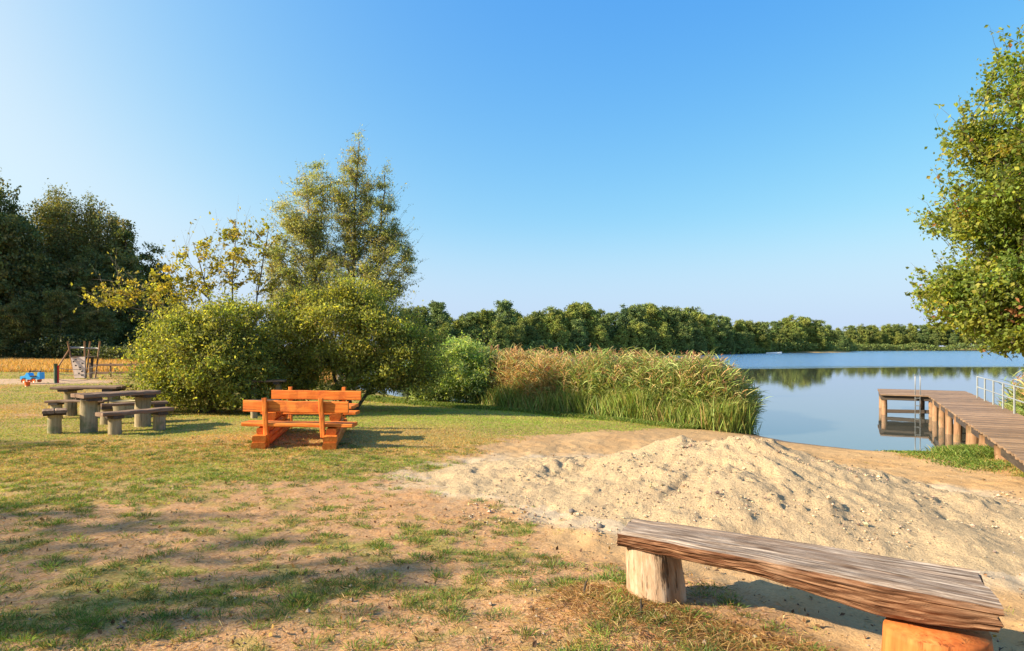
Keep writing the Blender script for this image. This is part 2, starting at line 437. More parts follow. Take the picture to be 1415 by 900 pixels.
# the edges between the kinds of ground break up into small patches
gfac = t.math('ADD', za.outputs[0], t.math('MULTIPLY', t.math('SUBTRACT', nm.outputs[0], .5), .9))
gfac = t.ramp(gfac, [(.35, (0, 0, 0)), (.8, (.7, .7, .7))])
c = t.mix(soil, sandc, za.outputs[1])
c = t.mix(c, (.44, .31, .20), zb.outputs[2])
c = t.mix(c, palec, za.outputs[2])
straw = t.noise(1.0, 5, .7, t.mapv(pos, (26, 70, 20)), .8)
sf = t.math('MULTIPLY', t.ramp(straw.outputs[0], [(.52, (0, 0, 0)), (.62, (1, 1, 1))]), t.math('SUBTRACT', .75, za.outputs[1], True))
c = t.mix(c, (.52, .31, .11), sf)
c = t.mix(c, lawn, gfac)
deb = t.n('ShaderNodeTexVoronoi', feature='F1'); deb.inputs['Scale'].default_value = 16; t.l(pos, deb.inputs['Vector'])
dm = t.math('MULTIPLY', t.ramp(deb.outputs['Distance'], [(.10, (1, 1, 1)), (.20, (0, 0, 0))]), t.ramp(nl.outputs[0], [(.45, (0, 0, 0)), (.6, (.8, .8, .8))]))
c = t.mix(c, (.10, .065, .04), t.math('MULTIPLY', dm, .7))
c = t.mix(c, (.13, .085, .05), t.math('MULTIPLY', zb.outputs[0], .85))
hh = t.math('ADD', t.math('MULTIPLY', nm.outputs[0], 1.0), t.math('ADD', t.math('MULTIPLY', nf.outputs[0], .35), t.math('MULTIPLY', nvf.outputs[0], .10)))
M['ground'] = t.done(t.bsdf(c, t.math('SUBTRACT', .95, t.math('MULTIPLY', zb.outputs[0], .45)), .15, t.bump(hh, .75, .035)))
go = gm.build('ground', M['ground'], smooth=True)
struct(go, 'worn lawn, bare soil and beach sand running down to the lake')

# ------------------------------------------------------------------ sand heap
hx = np.arange(-1.8, 8.6, .028); hy = np.arange(4.2, 11.2, .028)
X, Y = np.meshgrid(hx, hy); xf, yf = X.ravel(), Y.ravel()
hp, H0 = heap(xf, yf)
zz = gz(xf, yf) + np.where(H0 > .005, hp, 0) - .03
ny, nx = X.shape
I = np.arange((ny - 1) * (nx - 1)); r_, c_ = I // (nx - 1), I % (nx - 1)
Q = np.stack([r_ * nx + c_, r_ * nx + c_ + 1, (r_ + 1) * nx + c_ + 1, (r_ + 1) * nx + c_], 1)
Q = Q[(H0[Q] > .004).all(1)]
used, inv = np.unique(Q, return_inverse=True)
hm = MB(); hm.add(np.stack([xf, yf, zz], 1)[used], inv.reshape(-1, 4))
t = NT('heaped_sand'); pos = t.n('ShaderNodeNewGeometry').outputs['Position']
nf = t.noise(60, 6, .7, pos); nm = t.noise(9, 5, .7, pos); nl = t.noise(1.3, 4, .6, pos)
c = t.ramp(nf.outputs[0], [(.25, (.33, .24, .14)), (.5, (.51, .385, .225)), (.75, (.59, .465, .29))])
c = t.mix(c, (.44, .31, .18), t.ramp(nl.outputs[0], [(.45, (0, 0, 0)), (.7, (.5, .5, .5))]))
vo = t.n('ShaderNodeTexVoronoi', feature='F1'); vo.inputs['Scale'].default_value = 11; t.l(pos, vo.inputs['Vector'])
dk = t.math('MULTIPLY', t.ramp(vo.outputs['Distance'], [(.08, (1, 1, 1)), (.17, (0, 0, 0))]), t.ramp(nl.outputs[0], [(.42, (0, 0, 0)), (.55, (.9, .9, .9))]))
c = t.mix(c, (.15, .10, .065), t.math('MULTIPLY', dk, .65))
nz2 = t.noise(26, 5, .75, pos)
hh = t.math('ADD', t.math('MULTIPLY', nm.outputs[0], .7), t.math('ADD', t.math('MULTIPLY', nf.outputs[0], .4), t.math('MULTIPLY', nz2.outputs[0], .6)))
M['heap'] = t.done(t.bsdf(c, .95, .1, t.bump(hh, 1.0, .05)))
ho = hm.build('sand_pile', M['heap'], smooth=True, origin=(2.8, 7.5, 0))
tag(ho, 'big pale heap of loose sand piled behind the log bench', 'sand pile')

# ------------------------------------------------------------------ water
wp = [(-60, -150), (700, -150), (700, 500), (-60, 500)]
wm = MB(); wm.add([(x, y, WZ) for x, y in [(-60, 14), (6, 13.0), (700, -150), (700, 500), (-60, 500)]], np.array([[0, 1, 2, 3, 4]]))
t = NT('lake_water'); geo = t.n('ShaderNodeNewGeometry'); pos = geo.outputs['Position']
sp = t.n('ShaderNodeSeparateXYZ'); t.l(pos, sp.inputs[0])
edge = t.noise(.02, 3, .5, t.mapv(pos, (.5, 1, 1)))
yy = t.math('ADD', sp.outputs[1], t.math('MULTIPLY', t.math('SUBTRACT', edge.outputs[0], .5), 50))
rip = t.n('ShaderNodeMapRange'); rip.inputs[1].default_value = 70; rip.inputs[2].default_value = 78; t.l(yy, rip.inputs[0])
w1 = t.noise(2.2, 3, .6, t.mapv(pos, (1, 1.6, 1))); w2 = t.noise(9, 2, .5, t.mapv(pos, (.8, 1.6, 1))); w3 = t.noise(.35, 2, .5, pos)
b0 = t.bump(w1.outputs[0], .02, .05)
b1 = t.n('ShaderNodeBump'); b1.inputs['Distance'].default_value = .16; t.l(w1.outputs[0], b1.inputs['Height'])
t.l(t.math('MULTIPLY', rip.outputs[0], 1.0), b1.inputs['Strength']); t.l(b0, b1.inputs['Normal'])
gl = t.n('ShaderNodeBsdfGlossy'); gl.inputs['Color'].default_value = (.86, .90, .95, 1)
t.l(t.math('ADD', .015, t.math('MULTIPLY', rip.outputs[0], .16)), gl.inputs['Roughness']); t.l(b1.outputs[0], gl.inputs['Normal'])
df = t.bsdf((.085, .09, .07), .6, .0, None)
fr = t.n('ShaderNodeFresnel'); fr.inputs['IOR'].default_value = 1.45; t.l(b0, fr.inputs['Normal'])
fm = t.math('POWER', fr.outputs[0], .72)
fm = t.math('MAXIMUM', fm, t.math('MULTIPLY', rip.outputs[0], .80))
mx = t.n('ShaderNodeMixShader'); t.l(fm, mx.inputs[0]); t.l(df, mx.inputs[1]); t.l(gl.outputs[0], mx.inputs[2])
M['water'] = t.done(mx.outputs[0])
struct(wm.build('water', M['water']), 'calm lake reflecting the wooded far shore')

# ------------------------------------------------------------------ grass
GREEN = [(.15, .24, .035), (.24, .32, .045), (.10, .18, .035), (.36, .36, .06)]
STRAW = [(.42, .27, .10), (.34, .20, .07), (.50, .36, .17)]
def scatter(rg, n, fx, fy0, fy1, power):
    """points in front of the camera area, denser near"""
    u = rg.uniform(0, 1, n)
    y = (fy0 ** (1 - power) + u * (fy1 ** (1 - power) - fy0 ** (1 - power))) ** (1 / (1 - power)) if power != 1 else fy0 * (fy1 / fy0) ** u
    x = rg.uniform(-1, 1, n) * (fx * y + 3.6)
    return x, y
def build_grass():
    rg = np.random.RandomState(11)
    mb = MB()
    # 1. tufts close by, growing in bunches
    x, y = scatter(rg, 48000, .84, 1.6, 11, 1.5)
    c = cover(x, y); keep = rg.uniform(0, 1, len(x)) < np.clip(c * .9, 0, 1) ** 1.3 * (.16 + .84 * sstep(4.5, 8.5, y)) + .015
    x, y, c = x[keep], y[keep], c[keep]
    k = 30
    bx = np.repeat(x, k) + rg.normal(size=len(x) * k) * np.repeat(rg.uniform(.012, .04, len(x)), k); by = np.repeat(y, k) + rg.normal(size=len(x) * k) * np.repeat(rg.uniform(.012, .04, len(x)), k)
    hs = np.repeat(rg.uniform(.5, 1.25, len(x)) * (.7 + .5 * c), k)
    cc = colvar(rg, len(x), GREEN + STRAW[:1], [4, 4, 3, 1.5, .9], .25); cc = np.repeat(cc, k, axis=0) * (1 + rg.normal(size=(len(bx), 1)) * .18)
    mixs = rg.uniform(0, 1, len(bx)) < .13; cc[mixs] = colvar(rg, mixs.sum(), STRAW, None, .2)
    N = len(bx); a = rg.uniform(0, 2 * PI, N); ln = rg.uniform(.25, 1.3, N)
    d = np.stack([np.cos(a) * ln, np.sin(a) * ln, np.ones(N)], 1)
    scl = 1 + .07 * np.maximum(by - 4, 0)
    ribbons(mb, np.stack([bx, by, gz(bx, by) - .004], 1), d, hs * rg.uniform(.022, .065, N) , .0032 * scl, .35, np.clip(cc, .01, .9), rg)
    # 1b. separate little tufts all over the soil
    x, y = scatter(rg, 24000, .84, 1.6, 11.5, 1.4); c = cover(x, y); sm_ = sandmask(x, y)
    keep = (rg.uniform(0, 1, len(x)) < .30 + .7 * sstep(.0, .5, c) + .3 * sstep(-1, -4, x)) & (sm_ < .25) & (rg.uniform(0, 1, len(x)) < .22 + .7 * sstep(.42, .60, fbm(x * .8, y * .8, 2, 25)))
    x, y = x[keep], y[keep]; nb = (14 + 85 * rg.uniform(0, 1, len(x)) ** 2.2).astype(int); rad = nb / 110 * .055 + .015
    I_ = np.repeat(np.arange(len(x)), nb); N = len(I_); a = rg.uniform(0, 2 * PI, N); r = np.sqrt(rg.uniform(0, 1, N)) * rad[I_] * rg.uniform(.6, 1.5, N)
    bx = x[I_] + np.cos(a) * r * 1.3; by = y[I_] + np.sin(a) * r
    d = np.stack([np.cos(a) * r / rad[I_] * .9, np.sin(a) * r / rad[I_] * .9, np.ones(N)], 1) + rg.normal(size=(N, 3)) * .22
    cc = colvar(rg, len(x), [(.12, .20, .035), (.085, .15, .035), (.18, .25, .045)], None, .2)[I_] * (1 + rg.normal(size=(N, 1)) * .2)
    st = rg.uniform(0, 1, N) < .14; cc[st] = colvar(rg, st.sum(), STRAW, None, .2)
    scl = 1 + .07 * np.maximum(by - 4, 0)
    ribbons(mb, np.stack([bx, by, gz(bx, by) - .004], 1), d, rg.uniform(.03, .085, N) * (.6 + rad[I_] * 7), .0036 * scl, .3, np.clip(cc, .01, .9), rg)
    # 2. the lawn further off
    x, y = scatter(rg, 600000, .86, 8, 48, 1.5)
    c = cover(x, y); keep = (rg.uniform(0, 1, len(x)) < c) ; x, y = x[keep], y[keep]
    N = len(x); a = rg.uniform(0, 2 * PI, N)
    scl = y / 9.0
    patch = fbm(x * .5, y * .5, 3, 71)
    cc = colvar(rg, N, GREEN, [3, 4, 1.5, 3], .2)
    lush = np.exp(-(((x + 1.2) - (y - 17) * .5) / 4.5) ** 2) * sstep(12.5, 16, y)
    st = rg.uniform(0, 1, N) < .14 + .8 * sstep(.42, .62, patch) - .3 * lush
    cc[st] = colvar(rg, st.sum(), [(.48, .28, .09), (.40, .22, .07), (.54, .38, .16), (.38, .30, .09)], None, .2)
    lm = (lush * .75)[:, None]; cc = cc * (1 - lm) + lm * colvar(rg, N, [(.24, .42, .045), (.18, .34, .04), (.34, .46, .06)], None, .15); cc = cc * (.8 + .5 * fbm(x * .8, y * 1.6, 3, 72))[:, None]
    d = np.stack([np.cos(a) * .9, np.sin(a) * .9, np.ones(N)], 1)
    ribbons(mb, np.stack([x, y, gz(x, y) - .004], 1), d, rg.uniform(.025, .06, N) * (1 + .12 * scl), .0048 * scl, .3, np.clip(cc, .01, .9), rg)
    o = mb.build('grass', M['grass']); tag(o, 'patchy short lawn grass growing in tufts on the worn ground', 'grass', kind='stuff')
    # 3. dead straw  lying on the soil, thick in front of the log bench
    mb = MB(); x, y = scatter(rg, 90000, .84, 1.8, 11, 1.3)
    n2 = 17000; t_ = rg.uniform(-.15, 1.15, n2); off = np.abs(rg.normal(size=n2)) * .33
    x2 = .55 + 1.6 * t_ - off * .62 + .12; y2 = 4.1 - 1.25 * t_ - off * .78 + .12
    x = np.concatenate([x, x2]); y = np.concatenate([y, y2]); kk = (y > 2.0) & (sandmask(x, y) < .75); x, y = x[kk], y[kk]; N = len(x)
    a = rg.uniform(0, 2 * PI, N); up = np.abs(rg.normal(size=N)) * .28
    d = np.stack([np.cos(a), np.sin(a), up], 1)
    cc = colvar(rg, N, STRAW + [(.28, .12, .05), (.16, .10, .06)], [3, 3, 2, 2, 1], .25)
    ribbons(mb, np.stack([x, y, gz(x, y) + .004], 1), d, rg.uniform(.03, .10, N), .003, .15, cc, rg)
    # stiff dead stalks in front of the bench
    n3 = 1100; t_ = rg.uniform(-.1, 1.05, n3); off = np.abs(rg.normal(size=n3)) * .16 + .02
    x = .60 + 1.6 * t_ - off * .62; y = 4.05 - 1.22 * t_ - off * .78; a = rg.uniform(0, 2 * PI, n3)
    d = np.stack([np.cos(a) * .7, np.sin(a) * .7, np.ones(n3)], 1)
    ribbons(mb, np.stack([x, y, gz(x, y)], 1), d, rg.uniform(.05, .17, n3), .003, .4, colvar(rg, n3, STRAW + [(.10, .12, .03)], None, .2), rg, 3)
    o = mb.build('dead_grass', M['grass']); tag(o, 'dry straw and dead stalks littering the soil before the log bench', 'dead grass', kind='stuff')
    # 4. tall dry meadow before the wood
    mb = MB(); N = 120000
    y = rg.uniform(41, 72, N); x = -y * rg.uniform(.22, .95, N)
    keep = fbm(x * .2, y * .2, 2, 80) > .3; x, y = x[keep], y[keep]; N = len(x)
    a = rg.uniform(0, 2 * PI, N); d = np.stack([np.cos(a) * .3, np.sin(a) * .3, np.ones(N)], 1)
    cc = colvar(rg, N, [(.56, .32, .10), (.48, .26, .08), (.60, .40, .16), (.22, .20, .06)], [3, 3, 2, 1], .15)
    ribbons(mb, np.stack([x, y, gz(x, y)], 1), d, rg.uniform(.2, .75, N) * (.5 + fbm(x * .25, y * .25, 3, 81)), .035, .25, cc, rg)
    o = mb.build('meadow_grass', M['grass']); tag(o, 'tall golden dry grass in a band before the dark wood', 'tall grass', kind='stuff')
    # 5. rank green grass: along the reeds and on the bank by the jetty
    mb = MB()
    xs, ys, hs = [], [], []
    line = [(-7, 26), (-3.2, 21.8), (-.2, 20.6), (2.9, 18.2), (4.7, 17.2), (6.3, 16.8)]
    for (ax, ay), (bx, by) in zip(line[:-1], line[1:]):
        n = int(2600 * math.hypot(bx - ax, by - ay)); tt = rg.uniform(0, 1, n)
        xs.append(ax + (bx - ax) * tt + rg.normal(size=n) * .35); ys.append(ay + (by - ay) * tt + rg.normal(size=n) * .35 - .1); hs.append(rg.uniform(.08, .26, n))
    n = 9000; tt = rg.uniform(0, 1, n); sp_ = rg.normal(size=n)
    xs.append(8.2 + 1.5 * tt + sp_ * .25); ys.append(10.8 + 3.0 * tt - sp_ * .2); hs.append(rg.uniform(.08, .32, n))
    n = 7000; tt = rg.uniform(0, 1, n)
    xs.append(7.4 + .8 * tt + rg.normal(size=n) * .25); ys.append(10.2 + 3.2 * tt + rg.normal(size=n) * .2); hs.append(rg.uniform(.03, .10, n))
    n = 26000; xs.append(rg.uniform(9.2, 16, n)); ys.append(rg.uniform(7.5, 14.6, n)); hs.append(rg.uniform(.06, .25, n))
    x = np.concatenate(xs); y = np.concatenate(ys); hs = np.concatenate(hs)
    s = gz_base(x, y)[1]; k = (s > -.1) & ~((x > 1) & (x < 6.9) & (sandmask(x, y) > .5)); x, y, hs = x[k], y[k], hs[k]; N = len(x)
    a = rg.uniform(0, 2 * PI, N); d = np.stack([np.cos(a) * .6, np.sin(a) * .6, np.ones(N)], 1)
    cc = colvar(rg, N, [(.12, .19, .03), (.18, .24, .04), (.08, .14, .03), (.30, .27, .08)], [3, 3, 2, 1], .2)
    ribbons(mb, np.stack([x, y, gz(x, y)], 1), d, hs, .013, .35, cc, rg)
    o = mb.build('bank_grass', M['grass']); tag(o, 'rank green grass along the reed edge and the jetty bank', 'grass', kind='stuff')
build_grass()

# litter: fallen leaves, stones, twigs
def build_litter():
    rg = np.random.RandomState(12); mb = MB()
    x, y = scatter(rg, 3800, .84, 2.4, 12, 1.5)
    N = len(x); c = np.stack([x, y, gz(x, y) + .012], 1)
    leaves(mb, c, np.full(N, .035), .6, colvar(rg, N, [(.20, .10, .045), (.32, .18, .07), (.10, .06, .035), (.45, .33, .18)], None, .2), rg, 2.5)
    o = mb.build('fallen_leaves', M['grass']); tag(o, 'small brown fallen leaves scattered over the worn lawn', 'leaves', kind='stuff')
    mb = MB()
    x, y = scatter(rg, 3200, .84, 2.4, 12, 1.5)
    hx_, h0 = heap(x, y); zg = gz(x, y) + np.where(h0 > .005, hx_ - .03, 0)
    ico = np.array([(0, 0, 1), (.9, 0, .3), (.28, .85, .3), (-.72, .52, .3), (-.72, -.52, .3), (.28, -.85, .3), (0, 0, -.6)])
    fc = [(0, 1, 2), (0, 2, 3), (0, 3, 4), (0, 4, 5), (0, 5, 1), (6, 2, 1), (6, 3, 2), (6, 4, 3), (6, 5, 4), (6, 1, 5)]
    for i in range(len(x)):
        r = rg.uniform(.004, .011) * (2.0 if rg.rand() < .05 else 1)
        v = ico * r * rg.uniform(.7, 1.3, (7, 3)) + [x[i], y[i], zg[i] + r * .25]
        mb.add(v, np.array(fc), col=np.tile(colvar(rg, 1, [(.30, .22, .15), (.18, .13, .09), (.36, .29, .21)], None, .2), (7, 1)))
    # crumbs of damp sand that rolled down the heap
    n = 4200; a_ = rg.uniform(0, 2 * PI, n); r_ = np.sqrt(rg.uniform(0, 1, n)); x = 2.9 + np.cos(a_) * r_ * 3.6; y = 7.3 + np.sin(a_) * r_ * 2.3
    k = rg.uniform(0, 1, n) < sstep(.44, .62, fbm(x * 1.4, y * 1.4, 3, 58)); x, y = x[k], y[k]
    hx_, h0 = heap(x, y); zg = gz(x, y) + np.where(h0 > .005, hx_ - .03, 0)
    for i in range(len(x)):
        r = rg.uniform(.005, .016) * (1.8 if rg.rand() < .06 else 1)
        mb.add(ico * r * rg.uniform(.7, 1.3, (7, 3)) + [x[i], y[i], zg[i] + r * .25], np.array(fc), col=np.tile(colvar(rg, 1, [(.42, .33, .21), (.28, .20, .13), (.50, .40, .26), (.15, .11, .08)], [3, 1.6, 3, .9], .15), (7, 1)))
    t = NT('pebble'); M['pebble'] = t.done(t.bsdf(t.attr('col').outputs['Color'], .9, .2))
    o = mb.build('pebbles', M['pebble']); tag(o, 'little stones and crumbs lying on the bare soil and sand', 'pebbles', kind='stuff')
build_litter()

# ------------------------------------------------------------------ trees
def ell_pts(rg, ells, n, lo=.45):
    e = np.array([q[:6] for q in ells], float); w = np.array([q[6] if len(q) > 6 else 1. for q in ells]) * (e[:, 3] * e[:, 4] * e[:, 5]) ** .8
    k = rg.choice(len(e), n, p=w / w.sum())
    d = nrm(rg.normal(size=(n, 3))); r = (lo + (1 - lo) * rg.uniform(0, 1, n) ** .6)[:, None]
    return e[k, :3] + d * r * e[k, 3:6]
def bez(a, b, lift, m, rg, wob=0.03):
    a = np.array(a); b = np.array(b); L = np.linalg.norm(b - a)
    c = a * .45 + b * .55 + np.array([0, 0, lift * L]) + rg.normal(size=3) * L * .06
    t = np.linspace(0, 1, m)[:, None]
    p = (1 - t) ** 2 * a + 2 * t * (1 - t) * c + t * t * b
    w = rg.normal(size=(m, 3)) * L * wob; w[0] = 0; w[-1] = 0
    return p + w
def make_tree(name, label, cat, base, ells, trunks, n_limb, n_sec, lps, leaf, width, pal, wts=None, clus=.25, rise=.5, lift=.12, mat='leaf', bark='bark',
              seed=1, group=None, sec_r=.012, upbias=.6, lo=.45, dirs=None, limb_r=.35, tside=6, hang=0, sub=True, cvar=.18, leafstart=.35, shoots=0, shoot_len=.4):
    """ells/trunks are relative to base. trunks: list of (polyline, r0, r1)."""
    rg = np.random.RandomState(seed); base = np.array(base, float)
    root = thing(name, label, cat, tuple(base), group)
    wood = MB(); tp = []; tr = []
    for pl, r0, r1 in trunks:
        pl = np.array(pl, float)
        s = np.linspace(0, len(pl) - 1, max(8, len(pl) * 4)); i = np.minimum(s.astype(int), len(pl) - 2); f = (s - i)[:, None]
        P_ = pl[i] * (1 - f) + pl[i + 1] * f; P_ = P_ + np.where(s[:, None] > 0, rg.normal(size=P_.shape) * r0 * .25, 0)
        R = r0 + (r1 - r0) * (s / s.max()) ** .8; R[0] *= 1.35
        tube(wood, P_ + base, R, 9); tp.append(P_); tr.append(R)
    TP = np.concatenate(tp); TR = np.concatenate(tr)
    anchors = [TP]; ar = [TR * .6]
    tgt = ell_pts(rg, ells, n_limb, .6)
    limbs = MB()
    for q in tgt:
        hd = np.linalg.norm(TP[:, :2] - q[:2], axis=1)
        want = q[2] - rise * hd
        cost = np.abs(TP[:, 2] - want) + hd * .5 + (TP[:, 2] < TP[:, 2].max() * .12) * 2
        j = np.argmin(cost); a = TP[j]
        path = bez(a, q, lift, 8, rg, .02); r0 = max(min(TR[j] * .6, .02 + limb_r * .08 * np.linalg.norm(q - a)), .008)
        R = np.linspace(r0, r0 * .25, 8); tube(limbs, path + base, R, tside); anchors.append(path[1:]); ar.append(R[1:])
    A = np.concatenate(anchors); AR = np.concatenate(ar)
    tgt = np.concatenate([ell_pts(rg, ells, n_sec, lo), tgt + rg.normal(size=tgt.shape) * .08, tgt + rg.normal(size=tgt.shape) * .15])
    lv = MB(); CC = []; CL = []
    for q in tgt:
        d = np.linalg.norm(A - q, axis=1) + np.maximum(A[:, 2] - q[2], 0) * (.8 if not hang else 0)
        j = np.argmin(d); a = A[j]
        m = 6; path = bez(a, q, lift * .7 if not hang else lift, m, rg, .03)
        r0 = min(AR[j] * .7, sec_r); tube(limbs, path + base, np.linspace(r0, r0 * .3, m), 4 if tside > 4 else 3)
        n = max(3, int(lps * rg.uniform(.55, 1.45)))
        tt = leafstart + (1 - leafstart) * rg.uniform(0, 1, n) ** .75
        s = tt * (m - 1); i = np.minimum(s.astype(int), m - 2); f = (s - i)[:, None]
        c = path[i] * (1 - f) + path[i + 1] * f
        g = rg.normal(size=(n, 3)); c = c + g * clus * np.array([1, 1, .6]) * (.5 + .5 * rg.uniform(0, 1, (n, 1)))
        if hang: c[:, 2] -= np.abs(rg.normal(size=n)) * hang
        CC.append(c)
        b = colvar(rg, 1, pal, wts, cvar)
        cl = b * (1 + rg.normal(size=(n, 1)) * .16); alt = rg.uniform(0, 1, n) < .18; cl[alt] = colvar(rg, alt.sum(), pal, wts, cvar)
        CL.append(cl)
        if sub and tside > 4:   # twigs
            for _ in range(2):
                k = rg.randint(2, m); e = path[k] + rg.normal(size=3) * clus * 1.1 + [0, 0, clus * .3]
                tube(limbs, np.array([path[k], (path[k] + e) / 2 + rg.normal(size=3) * .02, e]) + base, [r0 * .4, r0 * .3, r0 * .15], 3)
    if shoots:
        o_ = ell_pts(rg, ells, shoots, .93); cen = np.mean([e[:3] for e in ells], axis=0)
        for q in o_:
            out = q - cen; out /= np.linalg.norm(out) + 1e-6; out = out * .6 + np.array([0, 0, .75]) + rg.normal(size=3) * .35; out /= np.linalg.norm(out)
            Ls = shoot_len * rg.uniform(.4, 1.5); p = np.array([q - out * Ls * .5, q, q + out * Ls * .5 + rg.normal(size=3) * .03, q + out * Ls + rg.normal(size=3) * .05])
            tube(limbs, p + base, [sec_r * .6, sec_r * .5, sec_r * .4, sec_r * .15], 3)
            n = max(3, int(lps * .22)); s = rg.uniform(.2, 2.99, n); i = s.astype(int); f = (s - i)[:, None]
            CC.append(p[i] * (1 - f) + p[i + 1] * f + rg.normal(size=(n, 3)) * leaf * .55); CL.append(colvar(rg, n, pal, wts, cvar))
    CC = np.concatenate(CC); CL = np.clip(np.concatenate(CL), .004, .8)
    gzv = CC[:, 2] + base[2]; ok = gzv > base[2] + .08; CC, CL = CC[ok], CL[ok]
    leaves(lv, CC + base, np.full(len(CC), leaf), width, CL, rg, upbias, dirs)
    wood.build('trunk', M[bark], root, True); limbs.build('branches', M[bark], root, True); lv.build('crown', M[mat], root)
    return root

YG = [(.33, .36, .08), (.27, .31, .07), (.41, .42, .13), (.19, .245, .06)]      # sunlit yellow green willow
SG = [(.22, .24, .08), (.16, .19, .065), (.30, .29, .10), (.10, .13, .05)]       # silvery green
DG = [(.035, .055, .018), (.05, .07, .02), (.025, .04, .014)]
MG = [(.07, .105, .022), (.10, .13, .025), (.05, .08, .02), (.13, .15, .03)]

# dense sallow on the left
b = (-8.0, 16.9, gzs(-8.0, 16.9))
make_tree('willow_bush', 'dense rounded willow bush behind the weathered picnic table', 'bush', b,
    [(0.2, 0, 1.3, 1.5, 1.4, 1.3, 1.3), (-1.0, -.2, .85, .85, 1.0, .85, 1), (1.2, 0, 1.0, .75, 1.1, 1.0, 1.1), (.7, .1, 2.3, .9, 1.0, .75, .8), (-.5, 0, 2.1, .9, .9, .7, .8), (-1.0, 0, 1.7, .6, .6, .5, .7), (1.45, 0, 2.1, .5, .6, .55, .6)],
    [([(0, 0, -.1), (-.3, 0, 1.0), (-.7, 0, 2.0)], .06, .02), ([(.15, 0, -.1), (.25, .1, 1.2), (.3, 0, 2.6)], .07, .02), ([(.2, 0, -.1), (.8, 0, 1.0), (1.3, 0, 1.7)], .05, .02)],
    36, 740, 84, .08, .45, YG + SG[:2], [3, 3, 2, 2, 1.2, 1], .19, .6, .1, seed=31, sec_r=.008, shoots=420, shoot_len=.5, group='bushes on the lawn')
# sparse shrub with bare upper stems
b = (-7.9, 18.1, gzs(-7.9, 18.1))
make_tree('sparse_shrub', 'open thin leaved shrub rising with bare upper stems over the dense bush', 'shrub', b,
    [(-1.5, 0, 3.3, .8, .7, .6, 1.1), (-.8, 0, 3.9, .75, .6, .8, 1), (.1, 0, 4.2, .6, .6, 1.0, 1.2), (.95, 0, 4.1, .55, .6, 1.0, 1.1), (-2.6, -.2, 3.1, .75, .5, .5, 1.0), (-3.2, -.2, 3.1, .55, .4, .35, .8)],
    [([(0, 0, -.1), (-.4, 0, 1.4), (-1.6, 0, 2.5), (-2.9, -.1, 2.9)], .06, .012), ([(.1, 0, -.1), (.1, 0, 2.0), (.2, 0, 5.2)], .06, .01), ([(.2, 0, -.1), (.6, 0, 1.6), (1.1, 0, 4.9)], .06, .01), ([(0, 0, -.1), (-.2, 0, 1.8), (-1.0, .1, 4.6)], .06, .01)],
    40, 120, 20, .105, .6, [(.34, .33, .06), (.24, .24, .05), (.30, .26, .07)], None, .10, .8, .05, seed=32, sec_r=.007, lo=.3, shoots=150, shoot_len=.6, bark='bark_grey')
# middle bush
b = (-4.75, 18.4, gzs(-4.75, 18.4))
make_tree('sallow_bush', 'wide yellow green sallow bush behind the orange picnic bench', 'bush', b,
    [(-.3, 0, 2.35, 1.7, 1.6, 1.25, 1.5), (1.0, 0, 1.75, 1.45, 1.4, 1.15, 1.3), (-1.5, 0, 1.8, .95, 1.2, 1.2, 1), (.1, 0, 3.3, .95, .9, .65, .8), (1.9, 0, 1.45, 1.0, 1.1, 1.05, 1.2), (2.3, 0, .8, .7, .9, .6, .8), (-1.6, .3, 1.0, .9, .9, .8, .9), (-1.9, .2, 1.9, .7, .9, .9, .7), (.2, 0, 1.0, 1.9, .9, .7, .9)],
    [([(0, 0, -.1), (-.25, 0, 1.0), (-.7, 0, 2.2)], .07, .02), ([(.2, -.1, -.1), (.1, 0, 1.2), (.1, 0, 3.0)], .08, .02), ([(.3, 0, -.1), (.9, 0, .9), (1.6, 0, 1.7)], .06, .02), ([(-1.4, 0, -.1), (-1.45, 0, .9), (-1.3, 0, 2.0)], .05, .02)],
    44, 1020, 84, .08, .45, YG + SG, [3.5, 3, 2, 2, 1, 1, .6, .6], .19, .6, .12, seed=33, sec_r=.008, shoots=520, shoot_len=.5, group='bushes on the lawn')
# tall silvery willow
b = (-6.7, 26.0, gzs(-6.7, 26.0))
make_tree('tall_willow', 'tall silvery willow with three pointed leaders above the bushes', 'tree', b,
    [(-1.8, 0, 5.2, 1.35, 1.2, 2.2, 1.3), (-1.5, 0, 7.2, 1.05, 1.0, 1.6, 1.0), (-1.05, 0, 8.4, .65, .7, 1.0, .7), (-.3, 0, 6.6, 1.2, .9, 1.7, 1.0), (.3, 0, 7.4, .85, .9, 2.2, 1.0), (.5, 0, 9.2, .42, .5, 1.2, .9), (.55, 0, 10.1, .2, .25, .6, .4),
     (1.35, 0, 6.9, .85, .9, 1.8, 1.0), (1.6, 0, 8.4, .35, .4, .9, .5), (1.8, 0, 5.3, 1.05, 1.1, 1.5, 1.2), (.2, 0, 4.2, 2.2, 1.5, 1.6, 1.2), (-2.0, 0, 3.6, 1.2, 1.1, 1.5, .9)],
    [([(0, 0, -.1), (-.5, 0, 2.2), (-1.2, 0, 5.0), (-1.5, 0, 8.4)], .15, .02), ([(.1, 0, -.1), (.3, 0, 3), (.4, 0, 6), (.55, 0, 10.2)], .17, .02), ([(.2, 0, -.1), (.9, 0, 2.6), (1.35, 0, 5.5), (1.6, 0, 8.8)], .15, .02)],
    110, 1500, 64, .10, .30, [(.34, .36, .16), (.26, .30, .12), (.44, .43, .21), (.17, .21, .09)] + YG[:2], [3, 3, 2.5, 2, .5, .8], .15, 1.1, .05, seed=34, sec_r=.01, shoots=620, shoot_len=.75, bark='bark_grey', leafstart=.2)
